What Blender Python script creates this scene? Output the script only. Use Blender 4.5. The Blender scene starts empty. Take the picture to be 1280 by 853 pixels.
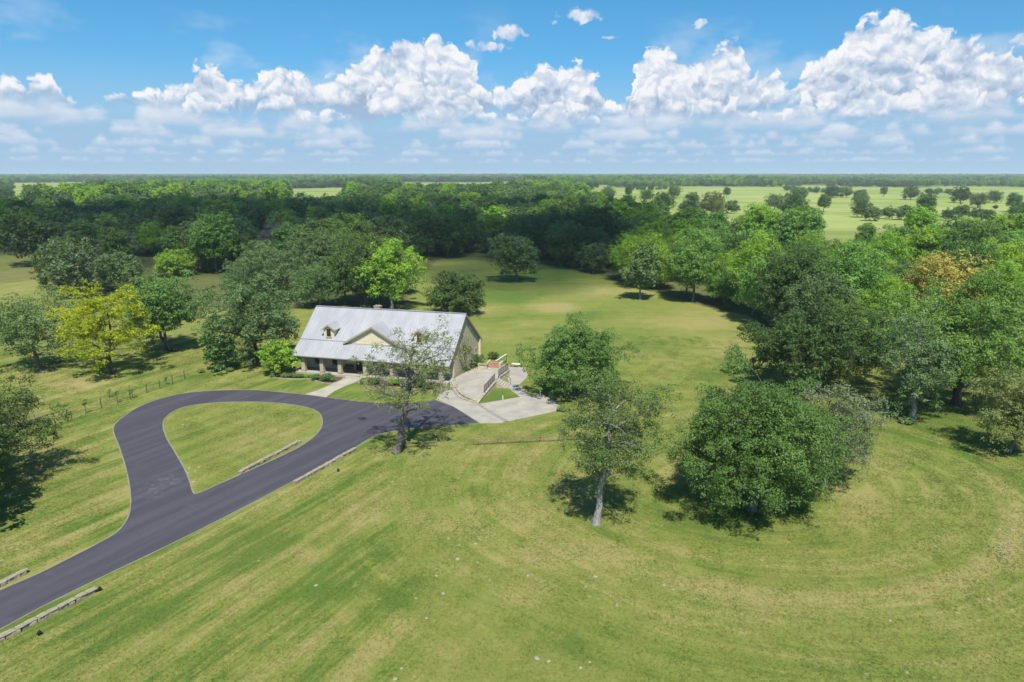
import bpy, bmesh, math, random
import numpy as np
from mathutils import Vector, Matrix

# ------------------------------------------------------------------ camera
PW, PH, FPX = 1280.0, 853.0, 853.3
CAM_H = 30.0
HORIZON = 216.5
PITCH = math.atan((PH / 2 - HORIZON) / FPX)

def pdir(px, py):
    """direction of a photo pixel in world axes (x right, y ahead, z up)"""
    a = (px - PW / 2) / FPX
    b = -(py - PH / 2) / FPX
    cp, sp = math.cos(PITCH), math.sin(PITCH)
    return Vector((a, cp + b * sp, -sp + b * cp))

def G(px, py, z=0.0):
    """ground point under a photo pixel (z = height of the surface there)"""
    d = pdir(px, py)
    t = (z - CAM_H) / d.z
    return Vector((d.x * t, d.y * t, z))

def proj(p):
    cp, sp = math.cos(PITCH), math.sin(PITCH)
    x, y, z = p[0], p[1], p[2] - CAM_H
    zc = y * cp - z * sp
    yc = y * sp + z * cp
    return (PW / 2 + FPX * x / zc, PH / 2 - FPX * yc / zc, zc)

scene = bpy.context.scene
C = scene.collection
cam_data = bpy.data.cameras.new('camera')
cam_data.sensor_width = 36.0
cam_data.lens = FPX / PW * 36.0
cam_data.clip_start = 0.5
cam_data.clip_end = 120000.0
cam = bpy.data.objects.new('camera', cam_data)
C.objects.link(cam)
cam.location = (0, 0, CAM_H)
cam.rotation_euler = (math.pi / 2 - PITCH, 0, 0)
scene.camera = cam

scene.view_settings.view_transform = 'Standard'
scene.view_settings.look = 'None'
scene.view_settings.gamma = 1.0
scene.view_settings.exposure = 0.46
scene.view_settings.use_curve_mapping = False
scene.render.engine = 'CYCLES'
cy = scene.cycles
cy.max_bounces = 5
cy.diffuse_bounces = 3
cy.glossy_bounces = 2
cy.transmission_bounces = 3
cy.transparent_max_bounces = 14
cy.volume_bounces = 1
cy.use_denoising = True
cy.sample_clamp_indirect = 4.0

# ------------------------------------------------------------------ sun
SUN_EL, SUN_AZ = math.radians(59), math.radians(173)   # azimuth clockwise from +Y
SUN = Vector((math.sin(SUN_AZ) * math.cos(SUN_EL), math.cos(SUN_AZ) * math.cos(SUN_EL), math.sin(SUN_EL)))
sl = bpy.data.lights.new('sun', 'SUN')
sl.energy = 4.7
sl.angle = math.radians(0.53)
sl.color = (1.0, 0.955, 0.87)
sun = bpy.data.objects.new('sun', sl)
C.objects.link(sun)
sun.location = (0, -40, 90)
sun.rotation_euler = (-SUN).to_track_quat('-Z', 'Y').to_euler()

# ------------------------------------------------------------------ node helper
class NT:
    def __init__(s, nt):
        s.nt = nt
        s.L = nt.links
    def put(s, sock, v):
        if isinstance(v, bpy.types.NodeSocket):
            s.L.new(v, sock)
        elif v is not None:
            sock.default_value = v
    def node(s, t, **kw):
        n = s.nt.nodes.new(t)
        for k, v in kw.items():
            setattr(n, k, v)
        return n
    def m(s, op, a, b=None, c=None, clamp=False):
        n = s.node('ShaderNodeMath', operation=op, use_clamp=clamp)
        for i, v in enumerate((a, b, c)):
            s.put(n.inputs[i], v)
        return n.outputs[0]
    def vm(s, op, a, b=None):
        n = s.node('ShaderNodeVectorMath', operation=op)
        s.put(n.inputs[0], a)
        s.put(n.inputs[1], b)
        return n.outputs['Value'] if op in ('LENGTH', 'DOT_PRODUCT', 'DISTANCE') else n.outputs[0]
    def comb(s, x, y, z=0.0):
        n = s.node('ShaderNodeCombineXYZ')
        for i, v in enumerate((x, y, z)):
            s.put(n.inputs[i], v)
        return n.outputs[0]
    def sep(s, v):
        n = s.node('ShaderNodeSeparateXYZ')
        s.put(n.inputs[0], v)
        return n.outputs
    def noise(s, v, scale, detail=4, rough=0.55, dim='3D', dist=0.0, out=0):
        n = s.node('ShaderNodeTexNoise', noise_dimensions=dim)
        s.put(n.inputs['Vector'], v)
        s.put(n.inputs['Scale'], scale)
        n.inputs['Detail'].default_value = detail
        n.inputs['Roughness'].default_value = rough
        n.inputs['Distortion'].default_value = dist
        return n.outputs[out]
    def voro(s, v, scale, feature='F1', detail=0, rough=0.5, dim='3D', out=0):
        n = s.node('ShaderNodeTexVoronoi', feature=feature, voronoi_dimensions=dim)
        s.put(n.inputs['Vector'], v)
        s.put(n.inputs['Scale'], scale)
        if 'Detail' in n.inputs: n.inputs['Detail'].default_value = detail
        if 'Roughness' in n.inputs: n.inputs['Roughness'].default_value = rough
        return n.outputs[out]
    def ramp(s, v, lo, hi, a=0.0, b=1.0, smooth=True):
        n = s.node('ShaderNodeMapRange', interpolation_type='SMOOTHSTEP' if smooth else 'LINEAR', clamp=True) if smooth else s.node('ShaderNodeMapRange', clamp=True)
        s.put(n.inputs[0], v)
        for i, q in enumerate((lo, hi, a, b)):
            s.put(n.inputs[1 + i], q)
        return n.outputs[0]
    def mix(s, f, a, b, blend='MIX'):
        n = s.node('ShaderNodeMix', data_type='RGBA', blend_type=blend, clamp_factor=True)
        s.put(n.inputs[0], f)
        for sock, v in ((n.inputs[6], a), (n.inputs[7], b)):
            if isinstance(v, (tuple, list)) and len(v) == 3: v = (*v, 1.0)
            s.put(sock, v)
        return n.outputs[2]
    def attr(s, name, out='Fac'):
        n = s.node('ShaderNodeAttribute', attribute_name=name)
        return n.outputs[out]

# ------------------------------------------------------------------ world: sky with cumulus
# skyline of the cumulus towers over the horizon (photo x, y of the cloud tops)
CLOUD_TOPS = [(-60,95),(0,93),(30,91),(60,93),(80,103),(97,122),(112,146),(126,130),(138,113),(160,110),(180,109),(205,109),(225,95),
    (240,77),(258,73),(275,82),(290,95),(305,98),(325,88),(340,73),(358,72),(372,86),(400,96),(430,86),(445,76),(458,50),
    (490,47),(520,45),(550,40),(575,50),(592,74),(602,98),(612,106),(626,100),(645,94),(657,84),(682,78),(728,75),(742,84),
    (750,106),(765,124),(778,134),(786,122),(793,72),(805,50),(814,48),(832,56),(856,60),(868,76),(880,62),(900,48),(916,46),
    (928,62),(936,90),(950,84),(966,88),(980,106),(990,96),(1015,72),(1040,60),(1054,50),(1063,24),(1085,16),(1105,12),
    (1132,12),(1150,22),(1178,32),(1196,30),(1216,42),(1232,57),(1252,56),(1280,64),(1340,72)]

def build_world():
    world = bpy.data.worlds.new('World')
    scene.world = world
    world.use_nodes = True
    world.cycles.sampling_method = 'MANUAL'
    world.cycles.sample_map_resolution = 256
    nt = world.node_tree
    nt.nodes.clear()
    W = NT(nt)
    sky = W.node('ShaderNodeTexSky', sky_type='NISHITA', sun_disc=False)
    sky.sun_elevation = SUN_EL
    sky.sun_rotation = SUN_AZ
    sky.altitude = 100
    sky.air_density = 1.0
    sky.dust_density = 0.2
    sky.ozone_density = 1.0
    d = W.vm('NORMALIZE', W.node('ShaderNodeTexCoord').outputs['Generated'])
    X, Y, Z = W.sep(d)
    deg = 180 / math.pi
    az = W.m('MULTIPLY', W.m('ARCTAN2', X, Y), deg)
    el = W.m('MULTIPLY', W.m('ARCSINE', Z), deg)
    P = W.comb(az, el)
    wob = W.noise(P, 0.5, 3, 0.6, '2D', out=1)
    Pw = W.vm('ADD', P, W.vm('MULTIPLY', W.vm('SUBTRACT', wob, (0.5, 0.5, 0.5)), (2.0, 1.1, 0.0)))
    azw = W.sep(Pw)[0]

    # cloud-top elevation over azimuth; beyond the surveyed arc the belt goes on
    fc = W.node('ShaderNodeFloatCurve')
    cv = fc.mapping.curves[0]
    pts = []
    for x, y in CLOUD_TOPS:
        p = pdir(x, y).normalized()
        pts.append(((math.degrees(math.atan2(p.x, p.y)) + 42) / 84, math.degrees(math.asin(p.z)) / 16))
    while len(cv.points) < len(pts):
        cv.points.new(0.5, 0.5)
    for q, (x, y) in zip(cv.points, pts):
        q.location = (x, y)
        q.handle_type = 'VECTOR'
    fc.mapping.update()
    W.put(fc.inputs['Value'], W.m('DIVIDE', W.m('ADD', azw, 42.0), 84.0))
    top_in = W.m('MULTIPLY', fc.outputs[0], 16.0)
    top_out = W.m('ADD', 4.5, W.m('MULTIPLY', W.noise(W.comb(az, 0), 0.09, 3, 0.6, '2D'), 8.0))
    top = W.node('ShaderNodeMix', data_type='FLOAT')
    W.put(top.inputs[0], W.ramp(W.m('ABSOLUTE', az), 39.5, 43.0))
    W.put(top.inputs[2], top_in)
    W.put(top.inputs[3], top_out)
    top = top.outputs[0]

    g = bpy.data.node_groups.new('cloud_puff', 'ShaderNodeTree')
    g.interface.new_socket('P', in_out='INPUT', socket_type='NodeSocketVector')
    g.interface.new_socket('Puff', in_out='OUTPUT', socket_type='NodeSocketFloat')
    q = NT(g)
    gi = q.node('NodeGroupInput').outputs[0]
    go = q.node('NodeGroupOutput')
    v1 = q.voro(gi, 0.60, 'F1', 2.0, 0.5, '2D')
    fb = q.noise(gi, 0.9, 6, 0.60, '2D')
    q.put(go.inputs[0], q.m('ADD', q.m('MULTIPLY', q.m('SUBTRACT', 0.55, v1), PUFF_V), q.m('MULTIPLY', q.m('SUBTRACT', fb, 0.5), PUFF_N)))
    def puff(P):
        n = W.node('ShaderNodeGroup', node_tree=g)
        W.put(n.inputs[0], P)
        return n.outputs[0]

    big = W.noise(P, 0.20, 3, 0.5, '2D')
    soft = W.noise(W.vm('ADD', P, (40.0, 9.0, 0)), 0.34, 3, 0.55, '2D')
    def lighting(a, b, top, base, l_top, l_base, patch):
        t = W.m('DIVIDE', W.m('SUBTRACT', el, base), W.m('MAXIMUM', W.m('SUBTRACT', top, base), 0.3))
        lit = W.ramp(t, -0.05, 0.70, l_base, l_top)
        lit = W.m('ADD', lit, W.m('ADD', W.m('MULTIPLY', W.m('SUBTRACT', a, b), 0.50), W.m('MULTIPLY', a, 0.36)))
        return W.m('SUBTRACT', lit, W.m('MULTIPLY', W.ramp(soft, 0.50, 0.72), patch))
    def layer(top, Pl, base, bsoft, soft_edge, hgt, l_top, l_base, patch):
        a = puff(Pl)
        b = puff(W.vm('ADD', Pl, (-0.14, 0.40, 0)))
        D = W.m('ADD', W.m('DIVIDE', W.m('SUBTRACT', top, el), hgt), a)
        al = W.m('MULTIPLY', W.ramp(D, 0.0, soft_edge), W.ramp(W.m('SUBTRACT', W.m('MULTIPLY_ADD', a, 0.35, el), base), -bsoft * 0.5, bsoft))
        return al, lighting(a, b, top, base, l_top, l_base, patch)
    base1 = W.m('MULTIPLY_ADD', W.m('SUBTRACT', big, 0.5), 3.0, 4.5)
    a1, l1 = layer(top, Pw, base1, 1.0, 0.40, 1.25, 0.80, 0.20, 0.40)
    top2 = W.m('ADD', W.m('MINIMUM', W.m('SUBTRACT', top, 2.6), 6.6), W.m('MULTIPLY', W.m('SUBTRACT', big, 0.5), 6.0))
    base2 = W.m('MULTIPLY_ADD', W.m('SUBTRACT', soft, 0.5), 2.0, 3.9)
    a2, l2 = layer(top2, W.vm('ADD', Pw, (77.0, 31.0, 0)), base2, 0.8, 0.46, 1.0, 0.82, 0.30, 0.26)
    # rows of smaller cumulus, one behind the other down to the horizon
    rows = []
    for base, T, fr, sd in ((0.75, 0.4, 0.40, 57.0), (1.3, 0.5, 0.34, 3.0), (1.85, 0.75, 0.24, 17.0), (2.5, 1.1, 0.17, 29.0), (3.3, 1.6, 0.13, 43.0)):
        cell = W.noise(W.comb(W.m('MULTIPLY', az, fr), sd), 1.0, 3, 0.55, '2D')
        ps = W.vm('ADD', W.vm('MULTIPLY', P, (0.6 / T, 1.5 / T, 0)), (sd * 3.1, sd, 0))
        a = W.m('MULTIPLY', W.m('SUBTRACT', W.noise(ps, 0.75, 4, 0.6, '2D'), 0.5), 1.0)
        tp = W.m('ADD', base, W.ramp(cell, 0.30, 0.62, -0.25 * T, 1.25 * T))
        al = W.m('MULTIPLY', W.ramp(W.m('ADD', W.m('DIVIDE', W.m('SUBTRACT', tp, el), T), W.m('MULTIPLY', a, 1.3)), -0.1, 0.75), W.ramp(W.m('SUBTRACT', W.m('MULTIPLY_ADD', a, 0.5 * T, el), base), -0.15 * T, 0.30 * T))
        t = W.m('DIVIDE', W.m('SUBTRACT', el, base), T)
        lit = W.m('ADD', W.ramp(t, 0.0, 0.8, 0.40, 0.80), W.m('MULTIPLY', a, 0.55))
        rows.append((al, lit))
    # a few small clouds afloat in the blue
    acc = None
    for x, y, rx, ry in ((640,41,25,15), (726,19,36,11), (868,32,15,7), (764,46,18,3), (1275,50,14,8), (610,60,34,7)):
        p = pdir(x, y).normalized()
        c = (math.degrees(math.atan2(p.x, p.y)), math.degrees(math.asin(p.z)), 0)
        e = W.vm('LENGTH', W.vm('MULTIPLY', W.vm('SUBTRACT', Pw, c), (14.9 / rx, 14.9 / ry, 0)))
        acc = e if acc is None else W.m('MINIMUM', acc, e)
    pf = puff(W.vm('ADD', Pw, (11.0, 5.0, 0)))
    a3 = W.ramp(W.m('ADD', W.m('SUBTRACT', 0.9, acc), pf), 0.0, 0.55, 0.0, 0.85)
    l3 = W.m('ADD', W.m('MULTIPLY', pf, 0.8), 0.62)
    # thin veil
    veil = W.m('MULTIPLY', W.ramp(W.noise(W.comb(az, W.m('MULTIPLY', el, 2.0)), 0.10, 4, 0.6, '2D'), 0.50, 0.75, 0, 0.45), W.m('MULTIPLY', W.ramp(el, 3.0, 6.0), W.ramp(el, 13.0, 8.0)))

    K = 7.0
    def sc(c): return (c[0] * K, c[1] * K, c[2] * K)
    shade, mid, white = sc((0.38, 0.50, 0.68)), sc((0.64, 0.73, 0.86)), sc((0.98, 0.985, 1.0))
    def cloudcol(l):
        c = W.mix(W.ramp(l, 0.05, 0.5, smooth=False), shade, mid)
        return W.mix(W.ramp(l, 0.44, 0.98), c, white)
    # the blue: Nishita brought to the clear, slightly cyan blue of the day
    tint = W.mix(W.ramp(el, 0.0, 14.0, smooth=False), SKY_LOW, SKY_HIGH)
    base = W.mix(1.0, sky.outputs[0], tint, 'MULTIPLY')
    # pale air thickening towards the horizon, with grey-blue gaps under the clouds
    low = W.mix(W.ramp(el, 0.0, 2.5), sc((0.44, 0.62, 0.83)), sc((0.38, 0.57, 0.80)))
    col = W.mix(W.ramp(el, 9.0, 1.5, 0.0, 0.92), base, low)
    col = W.mix(veil, col, sc((0.72, 0.80, 0.90)))
    for k, (al, lit) in enumerate(rows):
        col = W.mix(W.m('MULTIPLY', al, (0.30, 0.40, 0.50, 0.64, 0.78)[k]), col, cloudcol(lit))
    col = W.mix(a3, col, cloudcol(l3))
    col = W.mix(W.m('MULTIPLY', a1, 0.97), col, cloudcol(l1))
    col = W.mix(W.m('MULTIPLY', a2, 0.90), col, cloudcol(l2))
    bg = W.node('ShaderNodeBackground')
    W.put(bg.inputs[0], col)
    bg.inputs[1].default_value = 0.1
    o = W.node('ShaderNodeOutputWorld')
    W.L.new(bg.outputs[0], o.inputs[0])
SKY_LOW, SKY_HIGH = (0.33, 0.56, 0.82), (0.30, 0.75, 0.96)
PUFF_V, PUFF_N = 0.95, 1.35
HAZE = 0.00011
build_world()

# ------------------------------------------------------------------ object helpers
def link(o, parent=None):
    C.objects.link(o)
    if parent is not None:
        o.parent = parent
    return o

def thing(name, label, cat, loc=(0, 0, 0), rz=0.0, group=None):
    o = bpy.data.objects.new(name, None)
    o.empty_display_size = 0.3
    link(o)
    o.location = loc
    o.rotation_euler = (0, 0, rz)
    o['label'] = label
    o['category'] = cat
    if group:
        o['group'] = group
    return o

def mesh_np(name, verts, quads=None, tris=None, mats=(), attrs=None, smooth=False, mat_idx=None):
    """mesh from numpy arrays"""
    me = bpy.data.meshes.new(name)
    verts = np.asarray(verts, dtype=np.float32)
    loops, starts, n = [], [], 0
    if quads is not None and len(quads):
        q = np.asarray(quads, dtype=np.int32)
        loops.append(q.ravel()); starts.append(np.arange(len(q), dtype=np.int32) * 4); n = q.size
    if tris is not None and len(tris):
        t = np.asarray(tris, dtype=np.int32)
        loops.append(t.ravel()); starts.append(n + np.arange(len(t), dtype=np.int32) * 3)
    lv = np.concatenate(loops); ls = np.concatenate(starts)
    me.vertices.add(len(verts)); me.vertices.foreach_set('co', verts.ravel())
    me.loops.add(len(lv)); me.loops.foreach_set('vertex_index', lv)
    me.polygons.add(len(ls)); me.polygons.foreach_set('loop_start', ls)
    if smooth:
        me.polygons.foreach_set('use_smooth', np.ones(len(ls), dtype=bool))
    if mat_idx is not None:
        me.polygons.foreach_set('material_index', np.asarray(mat_idx, dtype=np.int32))
    for m in mats:
        me.materials.append(m)
    for k, (typ, arr) in (attrs or {}).items():
        a = me.attributes.new(k, typ, 'POINT')
        a.data.foreach_set('vector' if typ == 'FLOAT_VECTOR' else 'value', np.asarray(arr, dtype=np.float32).ravel())
    me.update(calc_edges=True)
    return me

def obj(name, me, parent=None):
    return link(bpy.data.objects.new(name, me), parent)

class MB:
    """collects boxes, prisms, sheets and tubes into one mesh"""
    def __init__(s):
        s.v, s.f = [], []
    def add(s, vs, fs):
        n = len(s.v)
        s.v += [tuple(v) for v in vs]
        s.f += [tuple(i + n for i in f) for f in fs]
        return s
    def box(s, a, b):
        (x0, y0, z0), (x1, y1, z1) = a, b
        return s.add([(x0, y0, z0), (x1, y0, z0), (x1, y1, z0), (x0, y1, z0), (x0, y0, z1), (x1, y0, z1), (x1, y1, z1), (x0, y1, z1)],
                     [(3, 2, 1, 0), (4, 5, 6, 7), (0, 1, 5, 4), (1, 2, 6, 5), (2, 3, 7, 6), (3, 0, 4, 7)])
    def hexa(s, bottom, top):
        """solid between two rings with the same count"""
        n = len(bottom)
        fs = [tuple(range(n - 1, -1, -1)), tuple(range(n, 2 * n))]
        fs += [(i, (i + 1) % n, n + (i + 1) % n, n + i) for i in range(n)]
        return s.add(list(bottom) + list(top), fs)
    def bar(s, p, q, w, h):
        p, q = Vector(p), Vector(q)
        d = (q - p).normalized()
        side = d.cross(Vector((0, 0, 1)))
        side = side.normalized() if side.length > 1e-4 else Vector((1, 0, 0))
        up = side.cross(d).normalized()
        ring = lambda c: [c - side * w / 2 - up * h / 2, c + side * w / 2 - up * h / 2, c + side * w / 2 + up * h / 2, c - side * w / 2 + up * h / 2]
        return s.hexa(ring(p), ring(q))
    def tube(s, pts, rad, n=6, cap=True):
        pts = [Vector(p) for p in pts]
        if not hasattr(rad, '__len__'): rad = [rad] * len(pts)
        base = len(s.v)
        for i, p in enumerate(pts):
            d = (pts[min(i + 1, len(pts) - 1)] - pts[max(i - 1, 0)]).normalized()
            a = d.orthogonal().normalized() if abs(d.z) > 0.9 else d.cross(Vector((0, 0, 1))).normalized()
            if abs(d.z) > 0.9:
                a = d.cross(Vector((0, 1, 0))).normalized()
            b = d.cross(a)
            for k in range(n):
                t = 2 * math.pi * k / n
                s.v.append(tuple(p + (a * math.cos(t) + b * math.sin(t)) * rad[i]))
        for i in range(len(pts) - 1):
            for k in range(n):
                s.f.append((base + i * n + k, base + i * n + (k + 1) % n, base + (i + 1) * n + (k + 1) % n, base + (i + 1) * n + k))
        if cap:
            s.f.append(tuple(base + k for k in range(n - 1, -1, -1)))
            s.f.append(tuple(base + (len(pts) - 1) * n + k for k in range(n)))
        return s
    def mesh(s, name, mat=None, bevel=0.0, smooth=False):
        me = bpy.data.meshes.new(name)
        me.from_pydata(s.v, [], s.f)
        if bevel > 0:
            bm = bmesh.new(); bm.from_mesh(me)
            bmesh.ops.recalc_face_normals(bm, faces=bm.faces)
            bmesh.ops.bevel(bm, geom=list(bm.edges), offset=bevel, segments=1, affect='EDGES', profile=0.5)
            bm.to_mesh(me); bm.free()
        else:
            bm = bmesh.new(); bm.from_mesh(me)
            bmesh.ops.recalc_face_normals(bm, faces=bm.faces)
            bm.to_mesh(me); bm.free()
        if mat: me.materials.append(mat)
        if smooth:
            for p in me.polygons: p.use_smooth = True
        return me
    def build(s, name, mat, parent=None, **kw):
        return obj(name, s.mesh(name, mat, **kw), parent)

def spline(pts, n=6, closed=False):
    """Catmull-Rom through points"""
    P = [np.array(p, float) for p in pts]
    N = len(P)
    out = []
    rng = range(N) if closed else range(N - 1)
    for i in rng:
        if closed:
            a, b, c, d = P[(i - 1) % N], P[i], P[(i + 1) % N], P[(i + 2) % N]
        else:
            a, b, c, d = P[max(i - 1, 0)], P[i], P[i + 1], P[min(i + 2, N - 1)]
        for k in range(n):
            t = k / n
            out.append(0.5 * ((2 * b) + (-a + c) * t + (2 * a - 5 * b + 4 * c - d) * t * t + (-a + 3 * b - 3 * c + d) * t ** 3))
    if not closed:
        out.append(P[-1])
    return out

# ------------------------------------------------------------------ materials
def mat_new(name):
    m = bpy.data.materials.new(name)
    m.use_nodes = True
    nt = m.node_tree
    nt.nodes.clear()
    q = NT(nt)
    bs = q.node('ShaderNodeBsdfPrincipled')
    out = q.node('ShaderNodeOutputMaterial')
    nt.links.new(bs.outputs[0], out.inputs[0])
    bs.inputs['Roughness'].default_value = 0.85
    bs.inputs['Specular IOR Level'].default_value = 0.25
    return m, q, bs, out

def bump(q, bs, h, dist, strength=1.0):
    n = q.node('ShaderNodeBump')
    n.inputs['Strength'].default_value = strength
    n.inputs['Distance'].default_value = dist
    q.put(n.inputs['Height'], h)
    q.L.new(n.outputs[0], bs.inputs['Normal'])

def mat_plain(name, col, rough=0.8, var=0.12, scale=3.0, metal=0.0, spec=0.3, coords='Object'):
    m, q, bs, out = mat_new(name)
    tc = q.node('ShaderNodeTexCoord').outputs[coords]
    n = q.noise(tc, scale, 5, 0.6)
    dark = tuple(c * (1 - var * 1.6) for c in col)
    lite = tuple(min(1, c * (1 + var)) for c in col)
    q.put(bs.inputs['Base Color'], q.mix(q.ramp(n, 0.3, 0.7), dark, lite))
    bs.inputs['Roughness'].default_value = rough
    bs.inputs['Metallic'].default_value = metal
    bs.inputs['Specular IOR Level'].default_value = spec
    bump(q, bs, n, 0.02, 0.4)
    return m

def mat_leaf(name, c_dark, c_lite, trans=0.22, hue_var=0.05, val_var=0.35):
    m, q, bs, out = mat_new(name)
    t = q.attr('tint')
    col = q.mix(t, c_dark, c_lite)
    rnd = q.node('ShaderNodeObjectInfo').outputs['Random']
    hs = q.node('ShaderNodeHueSaturation')
    q.put(hs.inputs['Hue'], q.m('MULTIPLY_ADD', rnd, hue_var * 0.5, 0.5 - hue_var * 0.25))
    q.put(hs.inputs['Value'], q.m('MULTIPLY_ADD', q.m('FRACT', q.m('MULTIPLY', rnd, 7.31)), val_var, 1 - val_var * 0.5))
    q.put(hs.inputs['Color'], col)
    q.put(bs.inputs['Base Color'], hs.outputs[0])
    bs.inputs['Roughness'].default_value = 0.55
    bs.inputs['Specular IOR Level'].default_value = 0.25
    tr = q.node('ShaderNodeBsdfTranslucent')
    q.put(tr.inputs[0], q.mix(0.5, hs.outputs[0], (c_lite[0] * 1.1, c_lite[1] * 1.25, c_lite[2] * 0.7)))
    mx = q.node('ShaderNodeMixShader')
    mx.inputs[0].default_value = trans
    q.L.new(bs.outputs[0], mx.inputs[1]); q.L.new(tr.outputs[0], mx.inputs[2])
    q.L.new(mx.outputs[0], out.inputs[0])
    return m

LEAF = {
    'dark':   mat_leaf('leaf_dark_oak',  (0.040, 0.084, 0.020), (0.104, 0.172, 0.038)),
    'mid':    mat_leaf('leaf_mid_green', (0.064, 0.134, 0.028), (0.160, 0.265, 0.055)),
    'fresh':  mat_leaf('leaf_fresh',     (0.095, 0.205, 0.034), (0.215, 0.365, 0.066), 0.28),
    'lime':   mat_leaf('leaf_lime',      (0.155, 0.290, 0.026), (0.310, 0.480, 0.052), 0.32),
    'grey':   mat_leaf('leaf_grey_green',(0.082, 0.142, 0.042), (0.180, 0.262, 0.086)),
    'yellow': mat_leaf('leaf_yellow',    (0.170, 0.250, 0.014), (0.520, 0.540, 0.024), 0.4, 0.0, 0.0),
    'orange': mat_leaf('leaf_orange',    (0.330, 0.290, 0.050), (0.540, 0.470, 0.110), 0.3, 0.0, 0.0),
    'olive':  mat_leaf('leaf_olive',     (0.120, 0.155, 0.038), (0.245, 0.285, 0.085)),
    'twig':   mat_leaf('grey_twigs',     (0.140, 0.130, 0.100), (0.290, 0.275, 0.225), 0.1),
}

def mat_bark(name, a, b):
    m, q, bs, out = mat_new(name)
    tc = q.node('ShaderNodeTexCoord').outputs['Object']
    v = q.vm('MULTIPLY', tc, (5, 5, 1.2))
    n = q.noise(v, 1.6, 6, 0.65)
    q.put(bs.inputs['Base Color'], q.mix(q.ramp(n, 0.32, 0.68), a, b))
    bump(q, bs, n, 0.06, 0.8)
    return m
BARK = mat_bark('bark_grey', (0.060, 0.052, 0.043), (0.22, 0.20, 0.175))
BARK_PALE = mat_bark('bark_pale', (0.17, 0.16, 0.145), (0.40, 0.385, 0.35))
BARK_DARK = mat_bark('bark_dark', (0.035, 0.030, 0.026), (0.11, 0.095, 0.08))

def mat_grass():
    m, q, bs, out = mat_new('mown_grass')
    pos = q.node('ShaderNodeNewGeometry').outputs['Position']
    dry, lush, wood, field, mw = (q.attr(k) for k in ('dry', 'lush', 'wood', 'field', 'mow_mix'))
    ma, mb = q.attr('mow_road', 'Vector'), q.attr('mow_ring', 'Vector')
    def streak(v, s):
        a = q.noise(q.vm('MULTIPLY', v, (1.0, 0.045, 0)), 0.55, 4, 0.62, '2D')
        b = q.noise(q.vm('MULTIPLY', v, (1.0, 0.10, 0)), 2.3, 3, 0.6, '2D')
        return q.m('ADD', q.m('MULTIPLY', a, 0.68), q.m('MULTIPLY', b, 0.32))
    st = q.node('ShaderNodeMix', data_type='FLOAT')
    q.put(st.inputs[0], mw); q.put(st.inputs[2], streak(ma, 0)); q.put(st.inputs[3], streak(mb, 0))
    st = st.outputs[0]
    big = q.noise(pos, 0.05, 4, 0.6)
    med = q.noise(pos, 0.32, 5, 0.65)
    fin = q.noise(pos, 3.2, 6, 0.75)
    amp = q.attr('mow_amp')
    fin2 = q.noise(pos, 11.0, 4, 0.8)
    # dryness: broad patches, mower lines and fine mottling together
    f = q.m('ADD', q.m('MULTIPLY', q.m('SUBTRACT', big, 0.5), 1.1), q.m('MULTIPLY', q.m('MULTIPLY', q.m('SUBTRACT', st, 0.5), amp), 3.6))
    f = q.m('ADD', f, q.m('MULTIPLY', q.m('SUBTRACT', med, 0.5), 1.1))
    f = q.m('ADD', f, q.m('MULTIPLY', q.m('SUBTRACT', fin, 0.5), 1.7))
    f = q.m('ADD', f, q.m('MULTIPLY', q.m('SUBTRACT', fin2, 0.5), 1.1))
    f = q.m('ADD', f, q.m('MULTIPLY', dry, 0.85))
    f = q.m('SUBTRACT', f, q.m('MULTIPLY', lush, 0.60))
    f = q.m('ADD', f, 0.44)
    green, olive, straw, soil = (0.094, 0.150, 0.027), (0.180, 0.206, 0.046), (0.276, 0.248, 0.088), (0.320, 0.255, 0.140)
    c = q.mix(q.ramp(f, -0.15, 0.45), green, olive)
    c = q.mix(q.ramp(f, 0.45, 1.05), c, straw)
    c = q.mix(q.ramp(f, 1.15, 1.7, 0, 0.85), c, soil)
    # straw-pale scattered clods left by the mower
    vd = q.voro(pos, 0.85, 'F1', 0, 0.5, '2D')
    sp = q.m('MULTIPLY', q.ramp(vd, 0.16, 0.09), q.ramp(q.noise(pos, 0.13, 3, 0.6), 0.58, 0.70))
    sp = q.m('MULTIPLY', sp, q.ramp(fin, 0.40, 0.52))
    c = q.mix(q.m('MULTIPLY', sp, 0.8), c, (0.46, 0.42, 0.27))
    # short dark tufts
    tf = q.noise(pos, 1.1, 5, 0.7)
    c = q.mix(q.ramp(tf, 0.60, 0.80, 0, 0.35), c, (0.075, 0.135, 0.022))
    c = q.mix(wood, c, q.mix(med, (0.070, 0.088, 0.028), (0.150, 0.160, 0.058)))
    pst = q.noise(q.vm('MULTIPLY', pos, (0.004, 0.016, 0)), 1.0, 5, 0.65)
    pal = q.mix(q.ramp(q.noise(pos, 0.008, 4, 0.6), 0.35, 0.65), (0.225, 0.290, 0.066), (0.320, 0.355, 0.110))
    pal = q.mix(q.ramp(pst, 0.48, 0.62, 0, 0.6), pal, (0.135, 0.195, 0.045))
    pal = q.mix(q.ramp(pst, 0.44, 0.34, 0, 0.5), pal, (0.34, 0.33, 0.15))
    c = q.mix(field, c, pal)
    q.put(bs.inputs['Base Color'], c)
    bs.inputs['Roughness'].default_value = 0.95
    bs.inputs['Specular IOR Level'].default_value = 0.08
    hgt = q.m('ADD', q.noise(pos, 7.0, 5, 0.75), q.m('MULTIPLY', st, 0.8))
    bump(q, bs, hgt, 0.10, 0.75)
    return m

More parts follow.
